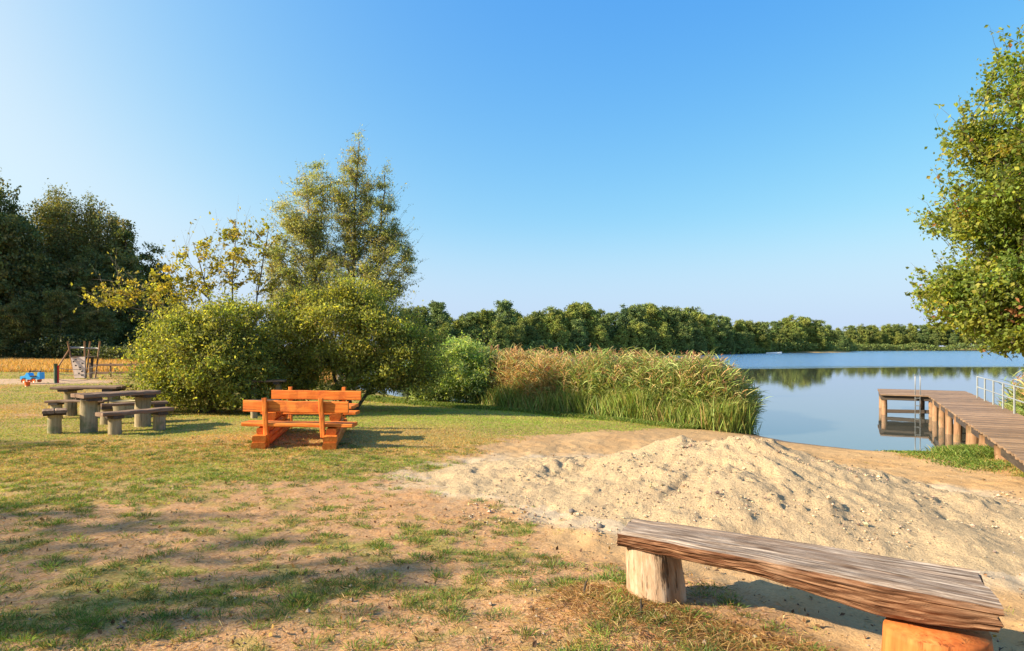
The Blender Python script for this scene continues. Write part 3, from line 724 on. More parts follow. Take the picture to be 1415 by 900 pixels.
# green willow scrub next to the reeds
b = (-1.7, 22.3, gzs(-1.7, 22.3))
make_tree('willow_shrub', 'fresh green willow shrub standing left of the reeds', 'shrub', b,
    [(-.1, -.3, 1.05, 1.3, 1.0, 1.1, 1.5), (.95, -.3, .9, .85, .8, 1.0, 1), (-1.1, 0, .9, .9, .9, .95, 1), (.1, -.2, 1.85, .9, .7, .5, .7)],
    [([(0, 0, -.1), (-.3, 0, .8), (-.6, 0, 1.6)], .04, .01), ([(.1, 0, -.1), (.3, 0, .9), (.4, 0, 1.9)], .04, .01), ([(.2, 0, -.1), (.5, 0, .6), (1, 0, 1.2)], .04, .01)],
    28, 620, 80, .095, .32, [(.27, .39, .12), (.19, .29, .09), (.36, .46, .17), (.44, .50, .26)], None, .15, 1.2, .03, seed=35, sec_r=.006, shoots=260, shoot_len=.4, upbias=.3)
# alder on the right
b = (10.85, 11.2, gzs(10.85, 11.2))
make_tree('alder_tree', 'large sunlit alder leaning into the picture over the jetty', 'tree', b,
    [(0, 0, 2.9, 3.4, 3.0, 1.0, 1.4), (-1.2, 0, 2.6, 2.7, 1.5, .75, 1.2), (0, 0, 4.3, 3.3, 2.9, 1.0, 1.4), (0, 0, 5.6, 3.1, 2.4, .9, 1.2), (-.1, 0, 6.8, 2.5, 1.9, .75, 1.0), (.0, 0, 8.0, 1.7, 1.4, 1.1, .8), (-2.0, -.2, 2.6, 1.5, .9, .45, .8), (-2.2, -.4, 2.0, 1.0, .8, .32, 1.2), (0, -.8, 2.2, 2.2, 1.6, .55, 1.0)],
    [([(0, 0, -.1), (.1, 0, 3), (.05, 0, 6), (.1, 0, 9.3)], .22, .02)],
    130, 2500, 80, .08, .7, [(.20, .26, .045), (.28, .31, .05), (.13, .19, .04), (.38, .36, .09), (.32, .15, .06)], [4, 3, 3.5, .7, .15], .17, .25, .06, seed=36, sec_r=.009, shoots=500, shoot_len=.5, upbias=1.0, lo=.4)

# wood on the left, about 75 m off; far shore trees
def proto_tree(name, label, H, W, shape, pal, seed, ns, lps, leaf, clus, group, hang=0, mat='leaf_far', width=.7):
    rg = np.random.RandomState(seed)
    if shape == 'round':
        ells = [(0, 0, H * .55, W * .40, W * .40, H * .36, 1.1)]
        for i in range(16):
            a = rg.uniform(0, 2 * PI); rr = rg.uniform(.12, .42) * W; z = rg.uniform(.3, .95) * H; rr *= 1 - .5 * max(0, z / H - .6) / .4; s = rg.uniform(.09, .19) * W
            ells.append((math.cos(a) * rr, math.sin(a) * rr, z, s, s, s * 1.05, 1.3))
        ells.append((0, 0, H * .25, W * .42, W * .42, H * .2, .9))
    elif shape == 'spire':
        ells = [(0, 0, H * f, W * .5 * (1.08 - f), W * .5 * (1.08 - f), H * .09, 1.2) for f in (.16, .28, .4, .52, .64, .76, .88)]
    else:   # birch: narrow and hanging
        ells = [(0, 0, H * .55, W * .33, W * .33, H * .38, 1.3)]
        for i in range(8):
            a = rg.uniform(0, 2 * PI); rr = rg.uniform(.12, .3) * W; z = rg.uniform(.3, .93) * H
            ells.append((math.cos(a) * rr, math.sin(a) * rr, z, W * .15, W * .15, H * .11, 1.0))
    return make_tree(name, label, 'tree', (0, 0, 0), ells, [([(0, 0, -.3), (.2, .1, H * .45), (.1, 0, H * .92)], H * .016, .03)], 26, ns, lps, leaf, width, pal,
                     clus=clus, rise=.5, lift=.08, mat=mat, seed=seed, group=group, sec_r=.04, tside=4, hang=hang, sub=False, upbias=.5, lo=.55, cvar=.16)
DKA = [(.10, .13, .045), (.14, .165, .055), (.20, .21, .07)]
BIR = [(.20, .22, .07), (.13, .15, .055), (.28, .26, .09)]
FARP = [(.17, .23, .07), (.14, .19, .06), (.22, .27, .08), (.11, .15, .05)]
def place(protos, spots, labels=None):
    for i, s in enumerate(spots):
        k, x, y, sc, rz = s[:5]
        p = protos[k]
        if not p.get('_used'): p['_used'] = 1; o = p
        else: o = dup(p)
        if '_used' in o and o is not p: del o['_used']
        sz = s[5] if len(s) > 5 and s[5] else sc
        o.location = (x, y, gzs(x, y) - .1); o.scale = (sc, sc, sz); o.rotation_euler = (0, 0, rz)
        if len(s) > 6 and s[6]: o['label'] = s[6]
rg = np.random.RandomState(77)
WG = 'trees of the dark wood at left'
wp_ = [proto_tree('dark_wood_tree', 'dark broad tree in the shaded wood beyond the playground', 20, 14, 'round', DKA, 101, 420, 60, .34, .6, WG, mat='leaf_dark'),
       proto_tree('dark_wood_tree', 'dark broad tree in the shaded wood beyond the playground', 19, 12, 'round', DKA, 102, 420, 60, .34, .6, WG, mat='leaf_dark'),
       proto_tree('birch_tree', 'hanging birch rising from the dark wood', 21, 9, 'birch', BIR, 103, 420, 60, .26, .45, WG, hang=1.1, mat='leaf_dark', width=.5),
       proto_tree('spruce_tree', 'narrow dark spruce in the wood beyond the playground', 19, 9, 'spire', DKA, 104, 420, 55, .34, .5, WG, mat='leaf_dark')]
def wx(px, d): return (px - 707.5) / 900 * d
def wh(py, d): return (479 - py) / 900 * d + CAMZ
spots = [(0, wx(-22, 70), 70, wh(236, 70) / 20.5 * .8, .3, wh(236, 70) / 20.5, 'broad dark tree at the left edge, tallest of the wood'),
         (2, wx(82, 80), 80, wh(238, 80) / 21.5, 1.0, None, 'hanging birch with feathery top standing above the dark wood'),
         (2, wx(138, 82), 82, wh(254, 82) / 21.5, 2.4, None, 'second hanging birch, right of the feathery one'),
         (3, wx(172, 80), 80, wh(286, 80) / 19.5, .5, None, 'dark pointed tree at the right shoulder of the wood'),
         (1, wx(48, 74), 74, wh(318, 74) / 19.5, 1.7, None, 'dark round tree below the left birch'),
         (1, wx(112, 76), 76, wh(335, 76) / 19.5, 4.0, None, 'dark round tree between the two birches'),
         (0, wx(160, 78), 78, wh(345, 78) / 20.5, 5.0, None, 'low dark tree beneath the right shoulder of the wood'),
         (1, wx(192, 84), 84, wh(330, 84) / 19.5, 3.0, None, 'dark tree sloping down where the wood ends')]
for i, (px, d, py) in enumerate([(-70, 72, 225), (-130, 66, 200), (-200, 74, 210), (10, 88, 285), (100, 92, 300), (150, 95, 318), (215, 92, 380), (235, 100, 395), (-60, 90, 230), (30, 68, 395), (85, 69, 400), (135, 70, 405)]):
    spots.append((i % 2, wx(px, d), d, wh(py, d) / 20, rg.uniform(0, 6)))
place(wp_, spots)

FG = 'trees along the far shore'
fp = []
for k, (sh, H, W) in enumerate([('round', 17, 13), ('round', 16, 12), ('round', 18, 12), ('round', 15, 14), ('spire', 18, 8), ('round', 17, 10)]):
    pal = [[q * np.array(v) for q in np.array(FARP)] for v in ((1, 1, 1), (1.25, 1.15, .9), (.85, .9, 1.0), (1.1, 1.0, .85), (.6, .7, .9), (1.35, 1.2, .9))][k]
    pal = [tuple(map(float, q)) for q in pal]
    fp.append(proto_tree('shore_tree', ['round crowned tree of the wooded far shore', 'yellowish green round tree on the far shore', 'deep green tall oval tree on the far shore', 'broad low crowned tree on the far shore',
                                         'dark pointed conifer on the far shore', 'light green slender tree on the far shore'][k], H, W, sh, pal, 200 + k, 460, 46, .46, .6, FG))
spots = []
# (px, distance, top py) of the tree line
line = [(560, 128, 428), (600, 130, 418), (622, 136, 440), (648, 140, 436), (672, 140, 430), (697, 140, 415), (722, 150, 436), (745, 152, 432), (768, 152, 424), (790, 155, 420), (812, 158, 417), (838, 165, 436),
        (866, 168, 415), (884, 172, 424), (905, 176, 418), (926, 180, 423), (948, 184, 420), (970, 188, 427), (990, 196, 431), (1008, 205, 434), (1026, 214, 441), (1044, 224, 442), (1062, 236, 447),
        (1080, 244, 446), (1100, 248, 438), (1118, 252, 440), (1136, 262, 445), (1152, 285, 450), (1168, 320, 452), (1184, 345, 451), (1200, 355, 449), (1216, 362, 452), (1232, 366, 450), (1248, 370, 451),
        (1266, 372, 450), (1284, 374, 452), (1302, 376, 449), (1322, 378, 451), (1342, 378, 450), (1364, 378, 452), (1386, 378, 450), (1408, 376, 451), (1430, 372, 449), (1455, 370, 450)]
for i, (px, d, py) in enumerate(line):
    k = [0, 2, 1, 0, 5, 2, 3, 0, 1, 5, 1, 0, 4, 2, 1, 0, 3, 1, 0, 2, 1, 3, 0, 2, 1, 1, 0, 2, 5, 0, 3, 5, 1, 0, 5, 2, 1, 0, 5, 3, 1, 0, 2, 1][i]
    Hs = [17, 16, 18, 15, 18, 17][k]; h = wh(py, d) + .6; sc = h / Hs / 1.0
    lab = {12: 'dark pointed conifer standing up from the far tree line', 5: 'tall dark crown that tops the nearest far shore trees', 24: 'wide rounded crown above the shore where the lake narrows', 0: 'far shore tree next to the bushes, first from the left'}.get(i)
    spots.append((k, wx(px, d), d + 5, max(sc, .55 if d < 300 else .7), rg.uniform(0, 6), sc, lab))
n0 = len(spots)
for (a, b_) in zip(line[:-1], line[1:]):      # a front row nearer the water and a back row behind
    px = (a[0] + b_[0]) / 2; d = (a[1] + b_[1]) / 2
    for (dd, tp) in ((-3, .70), (16, .93)):
        py = 487 - (487 - (a[2] + b_[2]) / 2) * tp * rg.uniform(.9, 1.05)
        k = rg.choice([0, 1, 2, 3, 5]); Hs = [17, 16, 18, 15, 18, 17][k]; sc = (wh(py, d + dd) + .5) / Hs
        spots.append((k, wx(px + rg.uniform(-6, 6), d + dd), d + dd, max(sc, .5), rg.uniform(0, 6), sc))
place(fp, spots)

# shading trees outside the picture, behind the left shoulder of the camera
SG2 = 'shade trees at the edge of the lawn'
sp_ = [proto_tree('shade_tree', 'leafy tree beside the lawn whose shadow reaches across the near grass', 10, 6, 'birch', MG, 301, 130, 26, .19, .36, SG2, mat='leaf')]
SHADE = [(0, -20.3, 2.5, .62, .4, .98), (0, -19.6, -.1, .72, 2.0, 1.0), (0, -24.7, 5.9, .60, 3.1, .97), (0, -20.4, -1.9, .9, 1.1, 1.0), (0, -13.0, -2.2, .45, 4.4, .62)]
place(sp_, SHADE)

# undergrowth at the foot of the wood and along the far shore: low scrub nobody could count
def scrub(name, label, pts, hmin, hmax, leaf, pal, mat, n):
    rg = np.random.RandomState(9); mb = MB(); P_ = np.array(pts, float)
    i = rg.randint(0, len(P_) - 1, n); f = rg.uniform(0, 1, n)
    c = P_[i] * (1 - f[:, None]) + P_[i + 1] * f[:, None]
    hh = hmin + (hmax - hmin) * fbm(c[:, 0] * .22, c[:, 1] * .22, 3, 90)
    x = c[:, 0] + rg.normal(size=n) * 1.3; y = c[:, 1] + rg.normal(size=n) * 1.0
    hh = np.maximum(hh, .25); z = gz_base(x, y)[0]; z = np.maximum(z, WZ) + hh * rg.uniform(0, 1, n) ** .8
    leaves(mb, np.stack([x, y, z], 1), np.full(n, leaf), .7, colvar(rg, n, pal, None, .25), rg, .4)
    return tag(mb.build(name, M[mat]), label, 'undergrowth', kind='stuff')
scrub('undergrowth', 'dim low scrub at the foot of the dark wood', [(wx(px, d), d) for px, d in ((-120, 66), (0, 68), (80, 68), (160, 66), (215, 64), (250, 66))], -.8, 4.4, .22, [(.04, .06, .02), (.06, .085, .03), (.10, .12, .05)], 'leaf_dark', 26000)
scrub('shore_scrub', 'low scrub and sedge fringing the far shore', [(wx(px, d) , d) for px, d in ((540, 122), (640, 134), (700, 138), (780, 150), (860, 166), (950, 182), (1000, 200), (1060, 232), (1110, 245), (1140, 262), (1160, 310), (1185, 341), (1250, 351), (1330, 352), (1450, 350))], .8, 5.0, .55, FARP + [(.13, .15, .03)], 'leaf_far', 60000)

# ------------------------------------------------------------------ reeds
def reeds(name, label, poly_front, poly_back, n, seed, hr=(1.6, 2.25), brown=.5):
    rg = np.random.RandomState(seed); mb = MB()
    A = np.array(poly_front, float); B = np.array(poly_back, float); m = len(A)
    u = rg.uniform(0, m - 1.001, n); i = u.astype(int); f = (u - i)[:, None]
    v = rg.uniform(0, 1, (n, 1)) ** 1.3
    pf = A[i] * (1 - f) + A[i + 1] * f; pb = B[i] * (1 - f) + B[i + 1] * f
    p = pf * (1 - v) + pb * v + rg.normal(size=(n, 2)) * .12
    x, y = p[:, 0], p[:, 1]; z = np.maximum(gz(x, y), WZ - .3) - .02
    top = np.maximum(z, WZ)
    H = rg.uniform(*hr, n) * (.70 + .42 * fbm(x * .9, y * .9, 3, 33)) * (1 - .42 * sstep(.10, 0, v[:, 0]) * rg.uniform(0, 1, n))
    H = H + (top - z)
    uu = u / (m - 1)
    green = sstep(.15, .50, uu + (fbm(x * .8, y * .8, 2, 34) - .5) * .6)     # greener towards the water end
    a = rg.uniform(0, 2 * PI, n); ln = np.abs(rg.normal(size=n)) * .10
    tilt = np.stack([np.cos(a) * ln + .05, np.sin(a) * ln, np.ones(n)], 1)
    # end of the bed leans out over the water
    out = sstep(.90, 1.0, uu); H = H * (1 - .55 * sstep(.62, 1.0, uu) * rg.uniform(.6, 1.1, n)); tilt[:, 0] += out * rg.uniform(.0, .42, n); tilt[:, 1] -= out * rg.uniform(0, .15, n)
    gcol = colvar(rg, n, [(.16, .22, .045), (.12, .18, .04), (.24, .27, .07)], None, .15); bcol = colvar(rg, n, [(.45, .27, .10), (.36, .19, .075), (.50, .36, .15)], None, .15)
    sel = rg.uniform(0, 1, n) < green * .9; sc = np.where(sel[:, None], gcol, bcol)
    ribbons(mb, np.stack([x, y, z], 1), tilt, H, .014, .02, sc, rg, 2, .3)
    td = nrm(tilt)
    K = 13
    for k in range(K):
        f_ = rg.uniform(.04, .95, n) ; base = np.stack([x, y, z], 1) + td * (H * f_)[:, None]
        aa = rg.uniform(0, 2 * PI, n); d = np.stack([np.cos(aa), np.sin(aa), rg.uniform(.7, 1.8, n)], 1)
        d[:, 0] += out * .6
        hi = f_ > .68
        c2 = np.where((rg.uniform(0, 1, n) < np.where(hi, green * .55 + .22, green * .85 + .22))[:, None],
                      colvar(rg, n, [(.26, .33, .08), (.18, .26, .06), (.38, .40, .13)], None, .18), colvar(rg, n, [(.56, .38, .15), (.46, .28, .11), (.52, .44, .19)], None, .18))
        ribbons(mb, base, d, rg.uniform(.3, .65, n), .024, rg.uniform(.25, .7, n), c2, rg, 3, .35)
    # low sedge in front
    ns = n * 2; u2 = rg.uniform(0, m - 1.001, ns); i2 = u2.astype(int); f2 = (u2 - i2)[:, None]; pf = A[i2] * (1 - f2) + A[i2 + 1] * f2 + rg.normal(size=(ns, 2)) * .2
    aa = rg.uniform(0, 2 * PI, ns); d = np.stack([np.cos(aa) * .3, np.sin(aa) * .3, np.ones(ns)], 1)
    hh2 = rg.uniform(.25, 1.15, ns) * (.4 + 1.1 * fbm(pf[:, 0] * 1.5, pf[:, 1] * 1.5, 2, 35))
    ribbons(mb, np.stack([pf[:, 0], pf[:, 1], np.maximum(gz(pf[:, 0], pf[:, 1]), WZ - .1)], 1), d, hh2, .02, .25, colvar(rg, ns, [(.25, .34, .07), (.18, .26, .055), (.38, .40, .12), (.48, .36, .14)], [3, 3, 2, 1.4], .18), rg, 3, .35)
    # plumes
    pk = rg.uniform(0, 1, n) < .22; idx = np.where(pk)[0]
    tipz = np.stack([x, y, z], 1)[idx] + td[idx] * H[idx][:, None]
    for k in range(9):
        m_ = len(idx); b_ = tipz - td[idx] * rg.uniform(0, .16, m_)[:, None]
        d = td[idx] + rg.normal(size=(m_, 3)) * .45 + [.4, .1, 0]
        ribbons(mb, b_, d, rg.uniform(.08, .17, m_), .016, .5, colvar(rg, m_, [(.40, .18, .11), (.50, .27, .15), (.30, .14, .09)], None, .18), rg, 2)
    o = mb.build(name, M['reed']); return tag(o, label, 'reeds', kind='stuff')
reeds('reed_bed', 'tall reed bed, rusty brown at left and green towards the water', [(-.9, 21.8), (.7, 20.3), (2.9, 18.7), (4.6, 17.6), (5.6, 17.2), (6.0, 17.4)],
      [(-.6, 26.6), (2.0, 25.0), (4.6, 23.8), (6.3, 22.8), (6.9, 21.0), (6.4, 18.8)], 8200, 41)
reeds('jetty_reeds', 'green reeds growing behind the jetty railing at the right edge', [(12.7, 15.2), (13.3, 16.7), (14.15, 18.2), (15.2, 19.9)], [(16.5, 14.5), (17.0, 16.5), (18, 18.2), (19, 20)], 2600, 42, (1.45, 1.9), .2)

# ------------------------------------------------------------------ log bench in the foreground
def log_bench():
    z0 = gzs(1.4, 3.6)
    root = thing('log_bench', 'long split log bench with weathered grey top on two stumps in the foreground', 'bench', (1.45, 3.6, z0))
    fl = np.array([.655, 4.04]); fr = np.array([2.165, 2.885]); bl = np.array([.83, 4.42]); br = np.array([2.40, 3.36]); zt = .45
    nu, rg = 150, np.random.RandomState(3)
    # profile around: parameter list (across 0 front .. 1 back, depth 0 top .. 1 bottom)
    prof = []
    for a in np.linspace(0, 1, 26): prof.append((a, 0))
    for a in np.linspace(.12, 1, 10): prof.append((1.02 - .05 * a, a))
    for a in np.linspace(.92, .08, 14): prof.append((a, 1.0 + .10 * math.sin(a * PI)))
    for a in np.linspace(1, .06, 16): prof.append((-.02 + .09 * a ** 2.2, a))
    prof = np.array(prof); n = len(prof)
    V = []; G = []
    for i in range(nu + 1):
        t_ = i / nu
        f = fl + (fr - fl) * t_; b = bl + (br - bl) * t_
        th = np.interp(t_, [0, .12, .38, .55, .68, .76, .86, 1], [.092, .095, .105, .12, .155, .172, .165, .13])
        wob = (vnoise(t_ * 7, 0.5, 3) - .5) * .035 + (vnoise(t_ * 22, 0.5, 4) - .5) * .012
        wob2 = (vnoise(t_ * 6, 3.5, 5) - .5) * .03
        px_ = prof[:, 0]; dz = prof[:, 1]
        xy = f[None] + (b - f)[None] * px_[:, None]
        nrml = (f - b) / np.linalg.norm(f - b)
        side = np.clip(1 - px_ * 2, 0, 1) - np.clip(px_ * 2 - 1, 0, 1)
        xy = xy + nrml[None] * (np.where(side > 0, wob, wob2) * np.abs(side))[:, None]
        # ragged fibres on the faces
        fib = (vnoise(np.full(n, t_ * 9.), dz * 9 + 3, 8) - .5) * .022 * (dz > .03) + (vnoise(np.full(n, t_ * 30.), dz * 16 + 3, 9) - .5) * .009 * (dz > .03)
        xy = xy + nrml[None] * (fib * np.sign(side))[:, None]
        groove = np.where(dz < .01, -.006 * (vnoise(np.full(n, t_ * 3.), px_ * 24, 10) ** 3) * 1.6 - .005 * sstep(.62, .7, vnoise(np.full(n, t_ * 1.6 + 3), px_ * 30, 11)), 0)
        z = zt - dz * th + groove + (vnoise(t_ * 4, 7.5, 12) - .5) * .012
        z = z - .006 * ((px_ < .02) | (px_ > .98)) * (dz < .05)
        V.append(np.column_stack([xy, z])); G.append(np.column_stack([np.full(n, 2.0 * t_), px_ * .45, dz * .15]))
    # the left end is cut skew
    V[0][:, 0] -= .015 * prof[:, 1]; 
    for e, sgn in ((0, -1), (nu, 1)):
        ax = np.array([*(fr - fl), 0]); ax /= np.linalg.norm(ax)
        r = (vnoise(prof[:, 0] * 9 + e, prof[:, 1] * 7, 14) - .5) * .03
        V[e] = V[e] + ax[None] * r[:, None]
    V.append(V[0].mean(0)[None]); V.append(V[nu].mean(0)[None] + 0); G.append(np.array([[0, .2, .05]])); G.append(np.array([[2., .2, .05]]))
    V = np.concatenate(V); G = np.concatenate(G)
    i = np.arange(nu)[:, None] * n; j = np.arange(n)[None]; k = (j + 1) % n
    q = np.stack([(i + j).ravel(), (i + k).ravel(), (i + n + k).ravel(), (i + n + j).ravel()], 1)
    c0 = (nu + 1) * n; J = np.arange(n); K = (J + 1) % n
    mb = MB(); mb.add(V, [q, np.stack([np.full(n, c0), K, J], 1), np.stack([np.full(n, c0 + 1), nu * n + J, nu * n + K], 1)], g=G)
    t = NT('split_log'); g = t.attr('g').outputs['Vector']; nz = t.n('ShaderNodeSeparateXYZ'); t.l(g, nz.inputs[0])
    n1 = t.noise(1, 7, .7, t.mapv(g, (3.5, 75, 75)), .4); n2 = t.noise(1, 4, .6, t.mapv(g, (1.6, 9, 9)), .5); n3 = t.noise(1, 5, .7, t.mapv(g, (1.8, 55, 40)), .6)
    top = t.ramp(n1.outputs[0], [(.34, (.075, .05, .034)), (.47, (.225, .17, .125)), (.60, (.45, .375, .30))])
    top = t.mix(top, (.16, .10, .065), t.ramp(n2.outputs[0], [(.50, (0, 0, 0)), (.68, (.6, .6, .6))]))
    side = t.ramp(n1.outputs[0], [(.34, (.035, .014, .008)), (.47, (.12, .052, .026)), (.62, (.32, .18, .10))])
    side = t.mix(side, (.38, .25, .16), t.ramp(n2.outputs[0], [(.55, (0, 0, 0)), (.72, (.7, .7, .7))]))
    ck = t.ramp(n3.outputs[0], [(.32, (1, 1, 1)), (.40, (0, 0, 0))])
    isside = t.n('ShaderNodeMapRange'); isside.inputs[1].default_value = .004; isside.inputs[2].default_value = .012; t.l(nz.outputs[2], isside.inputs[0])
    kn = t.n('ShaderNodeTexVoronoi', feature='F1'); kn.inputs['Scale'].default_value = 1; t.l(t.mapv(g, (2.1, 5.2, 5.2)), kn.inputs['Vector'])
    kf = t.ramp(kn.outputs['Distance'], [(.05, (1, 1, 1)), (.16, (0, 0, 0))])
    c = t.mix(top, side, isside.outputs[0]); c = t.mix(c, (.07, .035, .018), t.math('MULTIPLY', kf, .7))
    br_ = t.noise(1, 3, .6, t.mapv(g, (.9, 3, 3))); c = t.mix(c, (.15, .085, .05), t.ramp(br_.outputs[0], [(.48, (0, 0, 0)), (.70, (.45, .45, .45))])); c = t.mix(c, (.035, .018, .010), t.math('MULTIPLY', ck, .75))
    h = t.math('SUBTRACT', t.math('ADD', n1.outputs[0], t.math('MULTIPLY', n2.outputs[0], .5)), t.math('MULTIPLY', ck, .5))
    M['slab'] = t.done(t.bsdf(c, .9, .05, t.bump(h, .9, .012)))
    mb.build('seat', M['slab'], root, False)
    def stump(px, py, d, w, h, lean, mat, name, seed):
        m = MB(); rg = np.random.RandomState(seed); x = (px - 707.5) / 900 * d; zz = gzs(x, d)
        nn, hh = 40, 14; V = []; G = []
        pr = 1 + .10 * (vnoise(np.cos(np.arange(nn) * 2 * PI / nn) * 1.6 + 5, np.sin(np.arange(nn) * 2 * PI / nn) * 1.6 + 5, seed) - .5) * 2
        for i in range(hh + 1):
            t_ = i / hh; a = np.arange(nn) * 2 * PI / nn
            r = w / 2 * pr * (1.12 - .14 * t_) * (1 + .03 * (vnoise(a * 5, t_ * 3 + a * 0, seed + 1) - .5))
            V.append(np.stack([x + lean * t_ + r * np.cos(a), d + r * np.sin(a), np.full(nn, zz - .05 + (h + .05) * t_)], 1)); G.append(np.stack([np.full(nn, h * t_), r * np.cos(a), r * np.sin(a)], 1) + seed)
        V.append(V[-1].mean(0)[None]); G.append(G[-1].mean(0)[None])
        V = np.concatenate(V); G = np.concatenate(G); i = np.arange(hh)[:, None] * nn; j = np.arange(nn)[None]; k = (j + 1) % nn
        q = np.stack([(i + j).ravel(), (i + k).ravel(), (i + nn + k).ravel(), (i + nn + j).ravel()], 1); J = np.arange(nn)
        m.add(V, [q, np.stack([np.full(nn, (hh + 1) * nn), hh * nn + J, hh * nn + (J + 1) % nn], 1)], g=G); o = m.build(name, mat, root, True)
        return o
    M['stump_pale'] = m_wood('pale_stump', [(.28, (.18, .10, .055)), (.5, (.40, .28, .18)), (.72, (.62, .52, .40))], (4, 20, 20), .85, .15, .85, (.36, .18, .08), 1.0, .02)
    M['stump_orange'] = m_wood('orange_stump', [(.28, (.26, .055, .014)), (.5, (.48, .135, .032)), (.72, (.62, .24, .07))], (2, 22, 22), .75, .2, .45, (.42, .13, .03), .9, .008)
    o = stump(908, 0, 4.12, .335, .355, -.03, M['stump_pale'], 'stump', 5); o['label'] = 'pale barkless stump under the far left end'
    o = stump(1292, 0, 3.13, .44, .325, 0, M['stump_orange'], 'stump', 8); o['label'] = 'orange freshly cut stump under the near right end'
log_bench()

# ------------------------------------------------------------------ orange picnic bench
def orange_bench():
    cx, cy = -3.78, 11.95; a = math.radians(-4)
    z0 = gzs(cx, cy) - .01
    root = thing('orange_picnic_bench', 'bright orange log picnic bench with two backrests and a table between', 'picnic bench', (cx, cy, z0))
    ca, sa = math.cos(a), math.sin(a)
    def T(x, y, z): x = x - .27 * y; return (cx + ca * x - sa * y, cy + sa * x + ca * y, z0 + z)
    mo = M['orange']
    def part(name, items, parent=root, smooth=False):
        mb = MB()
        for (p0, p1, pr, kw) in items: bar(mb, T(*p0), T(*p1), pr, **kw)
        return mb.build(name, mo, parent, smooth)
    up = dict(up=(0, 0, 1), nseg=10, jit=.004)
    # side supports: split logs stacked crosswise, ends toward the camera
    for s in (-.62, .56):
        sd = int(s * 100) + 200
        part('support_log', [((s, -1.42, .075), (s + .02, 1.30, .075), prof_circle(.115, 12, .06, sd), up)])
        part('support_log', [((s + .01, -1.40, .185), (s + .02, 1.26, .185), prof_circle(.115, 12, .06, sd + 1) * [1, .9], up)])
        for y0, y1 in ((-1.22, -.42), (.45, 1.1)):
            part('support_block', [((s + .02, y0, .295), (s + .02, y1, .295), prof_circle(.085, 12, .045, sd + 2), up)])
        part('support_block', [((s + .02, -.40, .32), (s + .02, .40, .32), prof_circle(.10, 12, .05, sd + 3), up)])
        part('support_block', [((s + .02, -.44, .46), (s + .02, .44, .46), prof_circle(.105, 12, .055, sd + 4), up)])
    part('seat', [((-.90, -1.06, .40), (.96, -.98, .385), prof_rect(.36, .062, .012), up)])
    part('seat', [((-.95, .80, .40), (.93, .88, .39), prof_rect(.34, .062, .012), up)])
    tt = part('table_top', [((-.92, -.21, .60), (.90, -.19, .60), prof_rect(.30, .055, .01), up), ((-.95, .13, .60), (.93, .13, .60), prof_rect(.32, .055, .01), up)])
    part('backrest', [((-.92, -1.16, .70), (.86, -1.16, .685), prof_rect(.055, .19, .012), up)])
    part('backrest', [((-.88, 1.30, .705), (.98, 1.34, .69), prof_rect(.055, .185, .012), up)])
    for x0, x1, zb, yb in ((-.55, -.52, .02, -1.22), (.40, .43, .2, -1.22)):
        part('backrest_post', [((x0 + .04, yb + .0, zb), (x0, yb, .84), prof_rect(.075, .06, .01), dict(up=(0, 1, 0), nseg=6, jit=.003))])
    for x0 in (-.5, .62):
        part('backrest_post', [((x0, 1.375, .02), (x0, 1.40, .86), prof_rect(.075, .06, .01), dict(up=(0, 1, 0), nseg=6, jit=.003))])
orange_bench()

# ------------------------------------------------------------------ weathered picnic furniture
def log_furniture(name, label, cat, cx, cy, ang, L, W, H, boards, postr, span, thick=.06, group=None, single=False, tilt=0, mat='grey_wood', log='log', tint=None):
    z0 = gzs(cx, cy); root = thing(name, label, cat, (cx, cy, z0), group)
    ca, sa = math.cos(ang), math.sin(ang)
    def T(x, y, z): return (cx + ca * x - sa * y, cy + sa * x + ca * y, z0 + z)
    for i in range(boards):
        w = W / boards; y = -W / 2 + w * (i + .5)
        mb = MB(); e = random.uniform(-.03, .03)
        bar(mb, T(-L / 2 + e, y, H - thick / 2 + random.uniform(-.004, .004)), T(L / 2 + e, y, H - thick / 2 + tilt), prof_rect(w - .012, thick, .012), nseg=10, jit=.005)
        mb.build('table_board' if cat == 'table' else 'seat_board', M[mat], root)
    for s in ((0,) if single else (-span / 2, span / 2)):
        mb = MB(); bar(mb, T(s, 0, -.05), T(s, 0, H - thick - .05), prof_circle(postr, 16, None, int(abs(s) * 100) + 3), up=(0, 1, 0), nseg=6, jit=.004, taper=.95)
        mb.build('leg', M[log], root, True)
        mb = MB(); bar(mb, T(s, -W * .46, H - thick - .03), T(s, W * .46, H - thick - .03), prof_rect(postr * 1.7, .06, .01), nseg=4, jit=.003)
        mb.build('crossbar', M['dark_wood'], root)
    return root
PG = 'weathered picnic furniture'
log_furniture('picnic_table', 'weathered plank table on two thick log legs, nearest of the tables', 'table', -7.98, 13.15, math.radians(55), 1.45, .62, .76, 3, .15, 1.02, .07)
log_furniture('picnic_bench', 'weathered plank bench on log legs in front of the nearest table', 'bench', -7.25, 12.62, math.radians(58), 1.35, .30, .44, 1, .12, .85, .07)
log_furniture('picnic_bench', 'weathered bench seen through the legs of the nearest table', 'bench', -8.25, 14.2, math.radians(35), 1.25, .28, .43, 2, .12, 1.0, .06)
log_furniture('log_stool', 'short two board stool on one log, left of the nearest table', 'stool', -8.74, 12.45, math.radians(-55), .62, .40, .46, 2, .12, 0, .055, single=True)
log_furniture('picnic_table', 'grey picnic table further back, half hidden by the nearest table', 'table', -10.15, 15.75, math.radians(5), 1.5, .7, .72, 3, .14, 1.0, .06)
log_furniture('picnic_bench', 'low bench beside the further table, its pale left end showing', 'bench', -10.1, 15.1, math.radians(3), 1.3, .28, .43, 1, .12, .9, .05)
log_furniture('picnic_table', 'grey picnic table glimpsed in the gap between the bushes', 'table', -6.35, 16.8, math.radians(10), 1.0, .6, .86, 2, .09, .6, .05)
